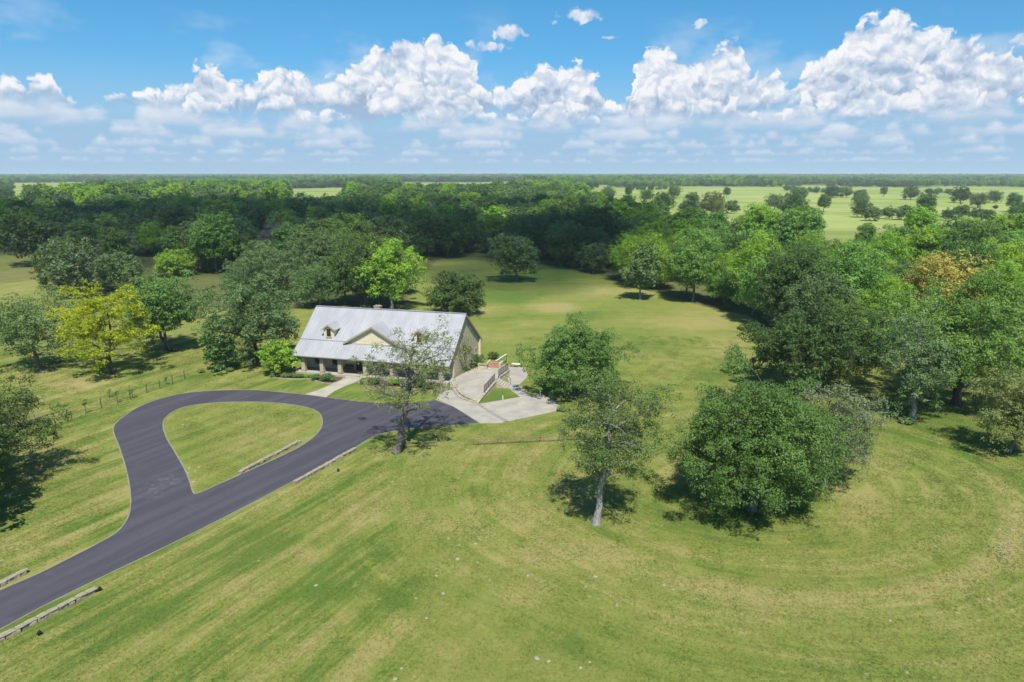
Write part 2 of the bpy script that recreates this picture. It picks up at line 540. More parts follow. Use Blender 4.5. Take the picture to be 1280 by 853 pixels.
def mat_asphalt():
    m, q, bs, out = mat_new('asphalt')
    pos = q.node('ShaderNodeNewGeometry').outputs['Position']
    a = math.atan2(*(G(430, 570) - G(0, 787)).yx)
    ca, sa = math.cos(a), math.sin(a)
    X, Y, Z = q.sep(pos)
    al = q.m('ADD', q.m('MULTIPLY', X, ca), q.m('MULTIPLY', Y, sa))
    ac = q.m('SUBTRACT', q.m('MULTIPLY', Y, ca), q.m('MULTIPLY', X, sa))
    st = q.noise(q.comb(q.m('MULTIPLY', al, 0.05), ac), 0.9, 4, 0.6, '2D')
    n = q.noise(pos, 0.35, 5, 0.65)
    fn = q.noise(pos, 9.0, 4, 0.7)
    c = q.mix(q.ramp(st, 0.35, 0.70), (0.046, 0.044, 0.056), (0.068, 0.066, 0.079))
    c = q.mix(q.ramp(n, 0.55, 0.80, 0, 0.6), c, (0.100, 0.096, 0.106))
    c = q.mix(q.ramp(n, 0.42, 0.25, 0, 0.5), c, (0.042, 0.041, 0.054))
    sg = G(203, 606)
    sd = q.vm('LENGTH', q.vm('MULTIPLY', q.vm('SUBTRACT', pos, (sg.x, sg.y, 0)), (1 / 2.2, 1 / 4.0, 0)))
    stn = q.m('MULTIPLY', q.ramp(sd, 1.1, 0.2), q.ramp(q.noise(pos, 1.3, 5, 0.7), 0.46, 0.62))
    c = q.mix(q.m('MULTIPLY', stn, 0.35), c, (0.21, 0.20, 0.21))
    ck = q.voro(q.vm('ADD', pos, q.vm('MULTIPLY', q.noise(pos, 0.8, 3, 0.6, out=1), (1.2, 1.2, 0))), 0.22, 'DISTANCE_TO_EDGE', dim='2D')
    c = q.mix(q.m('MULTIPLY', q.ramp(ck, 0.010, 0.004), q.ramp(n, 0.45, 0.6, 0, 0.5)), c, (0.03, 0.03, 0.036))
    c = q.mix(q.m('MULTIPLY', fn, 0.35), c, (0.105, 0.10, 0.112))
    q.put(bs.inputs['Base Color'], c)
    bs.inputs['Roughness'].default_value = 0.8
    bump(q, bs, fn, 0.01, 0.5)
    return m

def mat_concrete(name='concrete', base=(0.365, 0.335, 0.285)):
    m, q, bs, out = mat_new(name)
    pos = q.node('ShaderNodeNewGeometry').outputs['Position']
    n = q.noise(pos, 0.5, 6, 0.65)
    f = q.noise(pos, 6.0, 5, 0.7)
    c = q.mix(q.ramp(n, 0.3, 0.72), tuple(b * 0.80 for b in base), tuple(b * 1.12 for b in base))
    c = q.mix(q.m('MULTIPLY', f, 0.3), c, tuple(b * 0.72 for b in base))
    q.put(bs.inputs['Base Color'], c)
    bs.inputs['Roughness'].default_value = 0.9
    bump(q, bs, f, 0.01, 0.4)
    return m

def mat_stonework(name, a, b, mortar, sx=0.55, sy=0.24):
    """coursed limestone: too far away to tell the blocks apart one by one"""
    m, q, bs, out = mat_new(name)
    tc = q.node('ShaderNodeTexCoord').outputs['Object']
    X, Y, Z = q.sep(tc)
    v = q.comb(q.m('ADD', X, Y), Z)
    br = q.node('ShaderNodeTexBrick', offset=0.5)
    q.put(br.inputs['Vector'], v)
    br.inputs['Scale'].default_value = 1.0
    br.inputs['Brick Width'].default_value = sx
    br.inputs['Row Height'].default_value = sy
    br.inputs['Mortar Size'].default_value = 0.012
    br.inputs['Bias'].default_value = 0.0
    br.inputs['Color1'].default_value = (*a, 1)
    br.inputs['Color2'].default_value = (*b, 1)
    br.inputs['Mortar'].default_value = (*mortar, 1)
    n = q.noise(tc, 1.7, 5, 0.6)
    c = q.mix(q.ramp(n, 0.35, 0.7, 0, 0.5), br.outputs[0], tuple(x * 0.62 for x in b))
    q.put(bs.inputs['Base Color'], c)
    bump(q, bs, q.m('ADD', br.outputs['Fac'], q.m('MULTIPLY', n, -0.6)), -0.02, 0.6)
    return m

def mat_roof():
    m, q, bs, out = mat_new('roof_metal')
    tc = q.node('ShaderNodeTexCoord').outputs['Object']
    n = q.noise(q.vm('MULTIPLY', tc, (1.0, 0.35, 0.35)), 0.7, 5, 0.6)
    pan = q.node('ShaderNodeTexWhiteNoise', noise_dimensions='1D')
    q.put(pan.inputs['W'], q.m('FLOOR', q.m('DIVIDE', q.sep(tc)[0], 0.46)))
    c = q.mix(q.ramp(n, 0.3, 0.7), (0.325, 0.33, 0.342), (0.395, 0.398, 0.41))
    c = q.mix(q.m('MULTIPLY', pan.outputs[0], 0.25), c, (0.31, 0.315, 0.328))
    q.put(bs.inputs['Base Color'], c)
    bs.inputs['Metallic'].default_value = 0.1
    bs.inputs['Roughness'].default_value = 0.5
    return m

def mat_glass():
    m, q, bs, out = mat_new('window_glass')
    bs.inputs['Base Color'].default_value = (0.02, 0.025, 0.03, 1)
    bs.inputs['Roughness'].default_value = 0.06
    bs.inputs['Specular IOR Level'].default_value = 0.6
    return m

M_GRASS = mat_grass()
M_ASPHALT = mat_asphalt()
M_CONC = mat_concrete()
M_CONC_PALE = mat_concrete('concrete_pale', (0.40, 0.37, 0.30))
M_KERB = mat_concrete('concrete_kerb', (0.24, 0.225, 0.145))
M_STONE = mat_stonework('limestone_courses', (0.60, 0.52, 0.36), (0.50, 0.42, 0.28), (0.55, 0.5, 0.41))
M_STONE_COL = mat_stonework('limestone_column', (0.54, 0.47, 0.33), (0.45, 0.385, 0.26), (0.48, 0.44, 0.36), 0.4, 0.2)
M_BLOCK = mat_plain('limestone_block', (0.36, 0.31, 0.22), 0.9, 0.25, 2.0)
M_CAP = mat_plain('limestone_cap', (0.31, 0.275, 0.195), 0.9, 0.18, 1.6)
M_ROOF = mat_roof()
M_TRIM = mat_plain('cream_trim', (0.56, 0.49, 0.34), 0.7, 0.05)
M_CREAM = mat_plain('cream_siding', (0.64, 0.56, 0.39), 0.75, 0.05)
M_TAN = mat_plain('tan_trim', (0.36, 0.30, 0.22), 0.7, 0.08)
M_GLASS = mat_glass()
M_DARKWOOD = mat_plain('dark_wood', (0.035, 0.020, 0.016), 0.5, 0.2)
M_FRAME = mat_plain('dark_frame', (0.05, 0.06, 0.055), 0.5, 0.1)
M_WOOD = mat_plain('weathered_wood', (0.24, 0.195, 0.10), 0.85, 0.25, 4.0)
M_WOOD_DK = mat_plain('brown_rail', (0.075, 0.055, 0.045), 0.7, 0.2, 4.0)
M_IRON = mat_plain('dark_iron', (0.03, 0.03, 0.032), 0.5, 0.2)
M_WHITE = mat_plain('white_paint', (0.74, 0.73, 0.70), 0.6, 0.05)
M_BRICK = mat_stonework('orange_brick', (0.42, 0.22, 0.13), (0.36, 0.18, 0.11), (0.45, 0.38, 0.32), 0.22, 0.075)
M_BLACK = mat_plain('black_plastic', (0.02, 0.02, 0.022), 0.5, 0.1)
M_MULCH = mat_plain('mulch', (0.11, 0.075, 0.05), 0.95, 0.3, 6.0)
M_ROCK = mat_plain('pale_rock', (0.34, 0.31, 0.20), 0.95, 0.2, 5.0)
M_TPOST = mat_plain('fence_post_green', (0.055, 0.06, 0.045), 0.7, 0.2)
M_WIRE = mat_plain('galvanised_wire', (0.22, 0.22, 0.21), 0.5, 0.1, metal=0.6)

# ------------------------------------------------------------------ layout from the photograph
ROAD_OUT = [(-60,768),(0,738.5),(49,717),(89,697),(120,681),(144,667),(156,654),(162,640),(163,618),(158,589),(149,559),(142.5,543),(143,532),(154,521.5),
            (173.6,509),(198,499.5),(228,492.3),(268,488.6),(317,488),(347,490.3),(384,494),(408,497.3),(432,500.4),(459,503.2),(500,504.6),(533,502),(545,500.4),
            (566,508.7),(582,518.5),(599,529.5),(572,531.8),(548,533.7),(515,536),(490,540),(473,543.5),(459,550.5),(446,558.6),(430,569),(387,591.5),(365,603),(289,643),(205,685),(140,716),
            (82,744.5),(44,763.7),(0,787.5),(-60,818)]
ISLAND = [(204,532),(208,521.8),(223,511.8),(248,506),(288,503),(337,503.4),(377,508.4),(397,515.3),(403,526.7),(399,539),(387,550.5),(367,563),(322,584),(278,603.6),(247,617),
          (241,614),(238,604),(231,587),(218,564),(208,547)]
def ground_poly(pts, n=5, closed=True):
    return [G(p[0], p[1]) for p in spline(pts, n, closed)]
road_out = ground_poly(ROAD_OUT[:27], 5, False)[:-1] + [G(*p) for p in ROAD_OUT[27:30]] + ground_poly(ROAD_OUT[30:], 5, False)
island = ground_poly(ISLAND, 5, True)

def in_poly(x, y, poly):
    """vectorised point in polygon"""
    x = np.asarray(x, float); y = np.asarray(y, float)
    r = np.zeros(x.shape, bool)
    n = len(poly)
    j = n - 1
    for i in range(n):
        xi, yi, xj, yj = poly[i][0], poly[i][1], poly[j][0], poly[j][1]
        c = ((yi > y) != (yj > y)) & (x < (xj - xi) * (y - yi) / (yj - yi + 1e-12) + xi)
        r ^= c
        j = i
    return r

def seg_dist(x, y, pts):
    d = np.full(np.shape(x), 1e9)
    for a, b in zip(pts[:-1], pts[1:]):
        ax, ay, bx, by = a[0], a[1], b[0], b[1]
        L = (bx - ax) ** 2 + (by - ay) ** 2 + 1e-9
        t = np.clip(((x - ax) * (bx - ax) + (y - ay) * (by - ay)) / L, 0, 1)
        d = np.minimum(d, np.hypot(x - ax - t * (bx - ax), y - ay - t * (by - ay)))
    return d

def vnoise(x, y, seed=0, octaves=4):
    """cheap value noise for layout masks"""
    def one(x, y, s):
        xi, yi = np.floor(x).astype(np.int64), np.floor(y).astype(np.int64)
        fx, fy = x - xi, y - yi
        fx, fy = fx * fx * (3 - 2 * fx), fy * fy * (3 - 2 * fy)
        def h(a, b):
            n = (a * 374761393 + b * 668265263 + s * 974711) & 0x7fffffff
            n = ((n ^ (n >> 13)) * 1274126177) & 0x7fffffff
            return ((n ^ (n >> 16)) & 0xffff) / 65535.0
        return (h(xi, yi) * (1 - fx) + h(xi + 1, yi) * fx) * (1 - fy) + (h(xi, yi + 1) * (1 - fx) + h(xi + 1, yi + 1) * fx) * fy
    v, a, t = 0, 1.0, 0
    for o in range(octaves):
        v = v + a * one(np.asarray(x) * 2 ** o, np.asarray(y) * 2 ** o, seed + o)
        t += a; a *= 0.55
    return v / t

# edge of the woods towards lawn and meadow, and the open fields beyond (photo pixels of the ground)
WOOD_EDGE = [(-400,380),(0,374),(60,370),(110,370),(185,376),(205,384),(250,384),(330,388),(385,386),(440,384),(505,386),(528,345),(545,326),(600,314),(640,330),(700,332),(770,350),
             (830,370),(880,383),(940,396),(962,412),(985,440),(1010,460),(1085,458),(1150,440),(1280,448),(1700,460)]
_we = [Vector((-1500, 260, 0)), Vector((-420, 190, 0))] + [G(*p) for p in WOOD_EDGE] + [Vector((420, 170, 0)), Vector((1500, 240, 0))]
CLEAR = [[G(*p) for p in poly] for poly in (
    [(-200,314),(30,313),(62,317),(70,350),(75,380),(-200,400)],
    [(700,240),(780,236),(860,233.5),(1280,235),(1600,235),(1600,322),(1280,320),(1180,316),(1100,318),(980,316),(900,314),(850,302),(795,280),(740,258)],
    [(15,229),(108,228),(118,251),(10,252)],
    [(362,236),(432,235),(446,262),(356,262)],
    [(520,300),(534,320),(528,352),(514,352),(518,325)],
    [(500,229),(650,228),(660,244),(500,246)],
    [(60,268),(110,266),(112,282),(60,284)],
    [(330,300),(372,298),(374,316),(326,318)],
    [(195,318),(240,316),(236,334),(192,336)],
)]
def is_wood(x, y):
    edge = [(p[0], p[1]) for p in _we] + [(90000, 40000), (-90000, 40000)]
    # polygon of everything beyond the edge
    w = in_poly(x, y, edge)
    for c in CLEAR:
        w &= ~in_poly(x, y, c)
    return w

# ------------------------------------------------------------------ ground: one sheet to the horizon
TREE_RING = G(930, 600)          # the mower circles this clump of trees
DRY = [  # photo x, y, half width, half height, strength
    (860,402,75,18,.7),(900,432,45,13,.65),(695,385,32,7,1.1),(590,388,40,7,.9),(760,365,60,8,.5),(720,420,50,8,.5),(660,405,30,6,.6),(840,455,40,8,.5),(90,480,50,9,1.0),(40,470,40,8,.6),(620,650,150,26,.55),(800,690,190,20,.7),(1080,640,40,36,.6),
    (1110,580,40,30,.45),(1085,525,40,12,.6),(1262,690,26,24,.9),(380,692,18,9,.9),(560,712,30,9,.5),(640,745,40,18,.6),(1180,730,70,26,.35),(200,600,40,40,.3),(60,690,70,30,.4),(30,560,40,26,.5),
    (470,800,80,30,.35),(900,770,120,20,.3),(350,540,60,16,.25),(480,640,60,12,.3),(630,566,110,10,.4),(620,420,60,12,.4),(800,470,60,16,.25),(850,590,30,26,.8),(1120,470,40,10,.2),(30,345,60,22,.5),(650,440,40,8,.4),
    (600,590,90,14,.25),(1010,720,120,16,.25),(330,610,90,12,.15)]
LUSH = [(720,440,180,50,.40),(640,400,90,30,.45),(300,680,150,34,.9),(140,770,120,26,.8),(450,745,90,18,.8),(560,530,60,10,.6),(920,640,120,34,.9),(760,650,60,20,.5),(620,495,30,10,1.2),(230,560,40,30,.6),(1160,520,110,30,.8),
        (1000,800,160,30,.3),(720,800,60,40,.5),(690,470,40,14,.5),(200,470,90,10,.3),(660,800,30,24,.5),(680,345,60,12,.9),(640,372,50,10,.9),(800,430,45,10,.6),(740,395,40,9,.7),(880,470,50,10,.5),(470,495,60,6,.5),(370,480,40,6,.4)]
def blobs(px, py, rows):
    v = np.zeros_like(px)
    for x, y, rx, ry, s in rows:
        v = np.maximum(v, s * np.exp(-(((px - x) / rx) ** 2 + ((py - y) / ry) ** 2)))
    return v

def np_proj(x, y, z=0.0):
    cp, sp = math.cos(PITCH), math.sin(PITCH)
    zc = np.maximum(y * cp - (z - CAM_H) * sp, 1.0)
    yc = y * sp + (z - CAM_H) * cp
    return PW / 2 + FPX * x / zc, PH / 2 - FPX * yc / zc

def build_ground():
    r = np.concatenate([[0.0, 12.0, 22.0], 30.0 * np.exp(np.linspace(0, math.log(260 / 30), 190)), 260 * np.exp(np.linspace(0.02, math.log(45000 / 260), 120))])
    a = np.radians(np.concatenate([np.linspace(-180, -50, 27)[:-1], np.linspace(-50, 50, 300), np.linspace(50, 180, 27)[1:]]))
    nr, na = len(r), len(a)
    R, A = np.meshgrid(r, a, indexing='ij')
    x, y = R * np.sin(A), R * np.cos(A)
    px, py = np_proj(x, y)
    front = y > 20
    px = np.where(front, px, -9999); py = np.where(front, py, 9999)
    dry, lush = blobs(px, py, DRY), blobs(px, py, LUSH)
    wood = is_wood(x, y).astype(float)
    # soften the wood floor's edge
    far = R > 380
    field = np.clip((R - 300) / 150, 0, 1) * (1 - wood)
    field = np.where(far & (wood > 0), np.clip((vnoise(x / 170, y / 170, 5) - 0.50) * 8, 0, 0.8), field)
    # gentle swell of the land, kept flat round the house and drive
    z = np.zeros_like(x)
    # mower coordinates: along the drive, and round the clump of trees
    p0, p1 = G(0, 800), G(430, 575)
    d = np.array([p1.x - p0.x, p1.y - p0.y]); d /= np.linalg.norm(d)
    xr, yr = x - p0.x, y - p0.y
    al, ac = xr * d[0] + yr * d[1], -xr * d[1] + yr * d[0]
    ac = ac + 0.6 * (vnoise(al / 34, ac / 34, 3, 2) - 0.5)
    ex, ey = (x - TREE_RING.x) / 1.25, y - TREE_RING.y
    rr = np.hypot(ex, ey)
    th = np.arctan2(ey, ex)
    rr2 = rr + 7.0 * (vnoise(x / 30, y / 30, 9, 2) - 0.5)
    def ring_r(px_, py_):
        g = G(px_, py_)
        return math.hypot((g.x - TREE_RING.x) / 1.25, g.y - TREE_RING.y)
    r0 = np.mean([ring_r(*p) for p in ((700, 672), (800, 690), (1000, 690), (1085, 630), (1085, 570))])
    r1 = np.mean([ring_r(*p) for p in ((640, 700), (800, 740), (1050, 735), (1150, 640))])
    ring = 0.40 * np.exp(-((rr - r0) / 1.7) ** 2) + 0.35 * np.exp(-((rr - r1) / 1.2) ** 2)
    dry = np.maximum(dry, ring * np.clip((TREE_RING.y + 14 - y) / 16, 0, 1))
    w = np.clip((x + 22 + (y - 50) * 0.25) / 26, 0, 1)
    isl = in_poly(x, y, island)
    w = w * w * (3 - 2 * w)
    amp = np.where(w > 0.5, np.exp(-((rr - 17) / 11) ** 2) * 0.45 + 0.40, 1.35) * np.clip(1.4 - y / 160, 0.45, 1)
    amp = np.where(isl, 0.5, amp)
    V = np.stack([x, y, z], -1).reshape(-1, 3)
    idx = np.arange(nr * na).reshape(nr, na)
    q = np.stack([idx[1:-1, :-1], idx[1:-1, 1:], idx[2:, 1:], idx[2:, :-1]], -1).reshape(-1, 4)
    q = q[:, ::-1]
    t = np.stack([idx[0, :-1], idx[1, 1:], idx[1, :-1]], -1)
    # winding so that the sheet faces up
    me = mesh_np('ground', V, q, t, [M_GRASS], {
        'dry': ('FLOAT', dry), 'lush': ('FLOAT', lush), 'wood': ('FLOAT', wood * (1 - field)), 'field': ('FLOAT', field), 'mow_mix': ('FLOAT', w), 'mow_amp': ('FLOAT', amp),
        'mow_road': ('FLOAT_VECTOR', np.stack([ac, al, np.zeros_like(al)], -1)),
        'mow_ring': ('FLOAT_VECTOR', np.stack([rr2, th * 14.0, np.zeros_like(al)], -1))}, smooth=True)
    bm = bmesh.new(); bm.from_mesh(me)
    bmesh.ops.recalc_face_normals(bm, faces=bm.faces)
    if sum(f.normal.z for f in list(bm.faces)[:200]) < 0:
        bmesh.ops.reverse_faces(bm, faces=bm.faces)
    bm.to_mesh(me); bm.free()
    o = obj('ground', me)
    o['kind'] = 'structure'
    return o
build_ground()

from mathutils.geometry import tessellate_polygon
def sheet(name, outer, holes, z, thick, mat):
    """flat slab from outlines (world points), with its edge"""
    loops = [[Vector((p[0], p[1], 0)) for p in outer]] + [[Vector((p[0], p[1], 0)) for p in h] for h in holes]
    flat = [p for l in loops for p in l]
    tris = tessellate_polygon(loops)
    mb = MB()
    n = len(flat)
    vs = [(p.x, p.y, z) for p in flat] + [(p.x, p.y, z - thick) for p in flat]
    fs = []
    for t in tris:
        a, b, c = (flat[i] for i in t)
        if (b - a).cross(c - a).z < 0: t = t[::-1]
        fs.append(tuple(t))
    k = 0
    for l in loops:
        m = len(l)
        for i in range(m):
            fs.append((k + i, k + (i + 1) % m, n + k + (i + 1) % m, n + k + i))
        k += m
    me = bpy.data.meshes.new(name)
    me.from_pydata(vs, [], fs)
    me.materials.append(mat)
    o = obj(name, me)
    return o

def structure(o):
    o['kind'] = 'structure'
    return o

structure(sheet('driveway', road_out, [island], 0.03, 0.06, M_ASPHALT))

def ribbon(name, pts, w, h, mat, closed=False, z0=-0.02):
    """kerb strip along a line"""
    mb = MB()
    n = len(pts)
    L, Rr = [], []
    for i, p in enumerate(pts):
        a = pts[i - 1] if (closed or i > 0) else pts[i]
        b = pts[(i + 1) % n] if (closed or i < n - 1) else pts[i]
        d = Vector((b[0] - a[0], b[1] - a[1], 0)).normalized()
        s = Vector((-d.y, d.x, 0))
        p = Vector((p[0], p[1], 0))
        L.append(p + s * w / 2); Rr.append(p - s * w / 2)
    vs = []
    for l, r in zip(L, Rr):
        vs += [(l.x, l.y, z0), (l.x, l.y, h), (r.x, r.y, h), (r.x, r.y, z0)]
    fs = []
    m = n if closed else n - 1
    for i in range(m):
        a, b = i * 4, ((i + 1) % n) * 4
        for k in range(3):
            fs.append((a + k, a + k + 1, b + k + 1, b + k))
    if not closed:
        fs += [(0, 1, 2, 3), ((n - 1) * 4 + 3, (n - 1) * 4 + 2, (n - 1) * 4 + 1, (n - 1) * 4)]
    mb.add(vs, fs)
    return mb.build(name, mat)
structure(ribbon('kerb', road_out[:106], 0.13, 0.045, M_KERB))
structure(ribbon('kerb', [p for p in ground_poly(ROAD_OUT[29:], 5, False)], 0.13, 0.045, M_KERB))
structure(ribbon('kerb', island, 0.15, 0.05, M_KERB, True))

# front walk, apron, court and path
walk = [G(*p) for p in spline([(382,493.2),(408,496.8)], 1)] + [G(*p) for p in spline([(418,489.5),(432,483),(446,478),(456,474)], 4)] + [G(*p) for p in ((456,470.5),(436,470.5))] + \
       [G(*p) for p in spline([(430,473.5),(420,478),(408,484),(396,489)], 4)]
structure(sheet('front_walk', walk, [], 0.06, 0.10, M_CONC_PALE))
apron = [G(*p) for p in ((545.5,500.2),(548,494),(560,488),(573,490),(583,498),(596,505),(631,527.8),(626,529.3),(600,529.6),(582.3,518.2),(566.3,508.4))]
structure(sheet('apron', apron, [], 0.05, 0.09, M_CONC))
court = [G(*p) for p in ((598,505.4),(630,500.2),(650,496.8),(663,494.2),(678,494),(690,500),(701,509),(700,513.2),(664,521),(636,527))]
structure(sheet('court', court, [], 0.046, 0.09, M_CONC))
path = [G(*p) for p in ((650,496.4),(641,490),(634,485),(636,478),(633,470),(634,459.5),(657,459.5),(660,471),(649,481.5),(663,493.6))]
structure(sheet('path', path, [], 0.042, 0.08, M_CONC))
dr = thing('drain_channel', 'grey drain channel running across the concrete between apron and court', 'drain', G(613, 517))
da, db = G(596.5, 505.3) - G(613, 517), G(631.5, 527.6) - G(613, 517)
da.z = db.z = 0.055
MB().bar(da, db, 0.42, 0.03).build('grate', mat_plain('grate_grey', (0.25, 0.235, 0.215), 0.7, 0.1), dr)
nrm = (db - da).normalized().cross(Vector((0, 0, 1)))
for s in (-1, 1):
    MB().bar(da + nrm * 0.25 * s, db + nrm * 0.25 * s, 0.07, 0.05).build('edge_frame', M_CONC_PALE, dr)

# saw-cut joints of the concrete court
# planting beds along the porch, edged in pale stone
def bed(pts):
    w = [G(*p) for p in pts]
    structure(sheet('planting_bed', w, [], 0.035, 0.06, M_MULCH))
    k = ribbon('bed_edging', w, 0.16, 0.11, M_CAP, True)
    structure(k)
bed(spline([(338,471.5),(352,473.5),(372,474.5),(388,474),(397,477.5),(412,480),(424,477),(430,472),(420,469),(385,467),(345,467)], 3, True))
bed(spline([(449,478),(452,482),(470,484.5),(500,485),(528,488),(541,490),(552,486),(556,478),(530,476),(490,475.5),(460,474)], 3, True))

# ------------------------------------------------------------------ tree maker
def vnorm(v):
    return v / (np.linalg.norm(v, axis=-1, keepdims=True) + 1e-9)

def leaf_faces(c, nrm, size, rng, aspect=0.6):
    n = len(c)
    t = rng.normal(size=(n, 3))
    t = vnorm(t - nrm * np.sum(t * nrm, -1, keepdims=True))
    b = np.cross(nrm, t)
    s = size[:, None]
    fold = nrm * s * 0.22
    v = np.stack([c - t * s, c + b * s * aspect - fold, c + t * s, c - b * s * aspect - fold], 1)
    return v.reshape(-1, 3)

def foliage(clumps, rng, sub, sub_r, per, leaf, up=0.55, flat=0.85, jit=0.45):
    """clumps: (n,4) centre+radius. Puffs of leaf faces over each clump's surface -> verts, tint"""
    cl = np.asarray(clumps, float)
    n = len(cl)
    k = np.maximum(3, (sub * rng.uniform(0.7, 1.3, n)).astype(int))
    ci = np.repeat(np.arange(n), k)
    d = vnorm(rng.normal(size=(len(ci), 3)) + np.array([0, 0, up]))
    rad = cl[ci, 3][:, None] * rng.uniform(0.6, 1.0, (len(ci), 1))
    pc = cl[ci, :3] + d * rad * np.array([1, 1, flat])
    pr = sub_r * rng.uniform(0.6, 1.35, len(ci))
    m = np.maximum(4, (per * rng.uniform(0.6, 1.4, len(ci))).astype(int))
    pi = np.repeat(np.arange(len(ci)), m)
    d2 = vnorm(rng.normal(size=(len(pi), 3)) + np.array([0, 0, 0.45]))
    pos = pc[pi] + d2 * (pr[pi] * rng.uniform(0.25, 1.0, len(pi)) ** 0.6)[:, None] * np.array([1, 1, 0.75])
    nm = vnorm(d2 * 0.8 + d[pi] * 0.35 + np.array([0, 0, 0.35]) + rng.normal(size=(len(pi), 3)) * jit)
    size = leaf * rng.uniform(0.65, 1.35, len(pi))
    v = leaf_faces(pos, nm, size, rng)
    ct = rng.uniform(0, 1, n)[ci]
    pt = rng.uniform(0, 1, len(ci))
    tint = np.clip(0.45 * ct[pi] + 0.30 * pt[pi] + 0.25 * rng.uniform(0, 1, len(pi)), 0, 1)
    return v, np.repeat(tint, 4)

def np_tubes(paths, sides=6):
    """list of (points (k,3), radii (k)) -> verts, quads"""
    V, Q, n = [], [], 0
    for P, r in paths:
        P = np.asarray(P, float); r = np.asarray(r, float)
        k = len(P)
        d = np.gradient(P, axis=0)
        d = vnorm(d)
        ref = np.where(np.abs(d[:, 2:3]) > 0.85, np.array([[1.0, 0.2, 0]]), np.array([[0, 0, 1.0]]))
        a = vnorm(np.cross(d, ref)); b = np.cross(d, a)
        th = np.arange(sides) * 2 * np.pi / sides
        ring = P[:, None, :] + (a[:, None, :] * np.cos(th)[None, :, None] + b[:, None, :] * np.sin(th)[None, :, None]) * r[:, None, None]
        V.append(ring.reshape(-1, 3))
        i = np.arange(k - 1)[:, None] * sides
        j = np.arange(sides)[None, :]
        Q.append((np.stack([i + j, i + (j + 1) % sides, i + sides + (j + 1) % sides, i + sides + j], -1) + n).reshape(-1, 4))
        n += k * sides
    return np.concatenate(V), np.concatenate(Q)

def bez(p0, p1, p2, n):
    t = np.linspace(0, 1, n)[:, None]
    return (1 - t) ** 2 * p0 + 2 * t * (1 - t) * p1 + t * t * p2

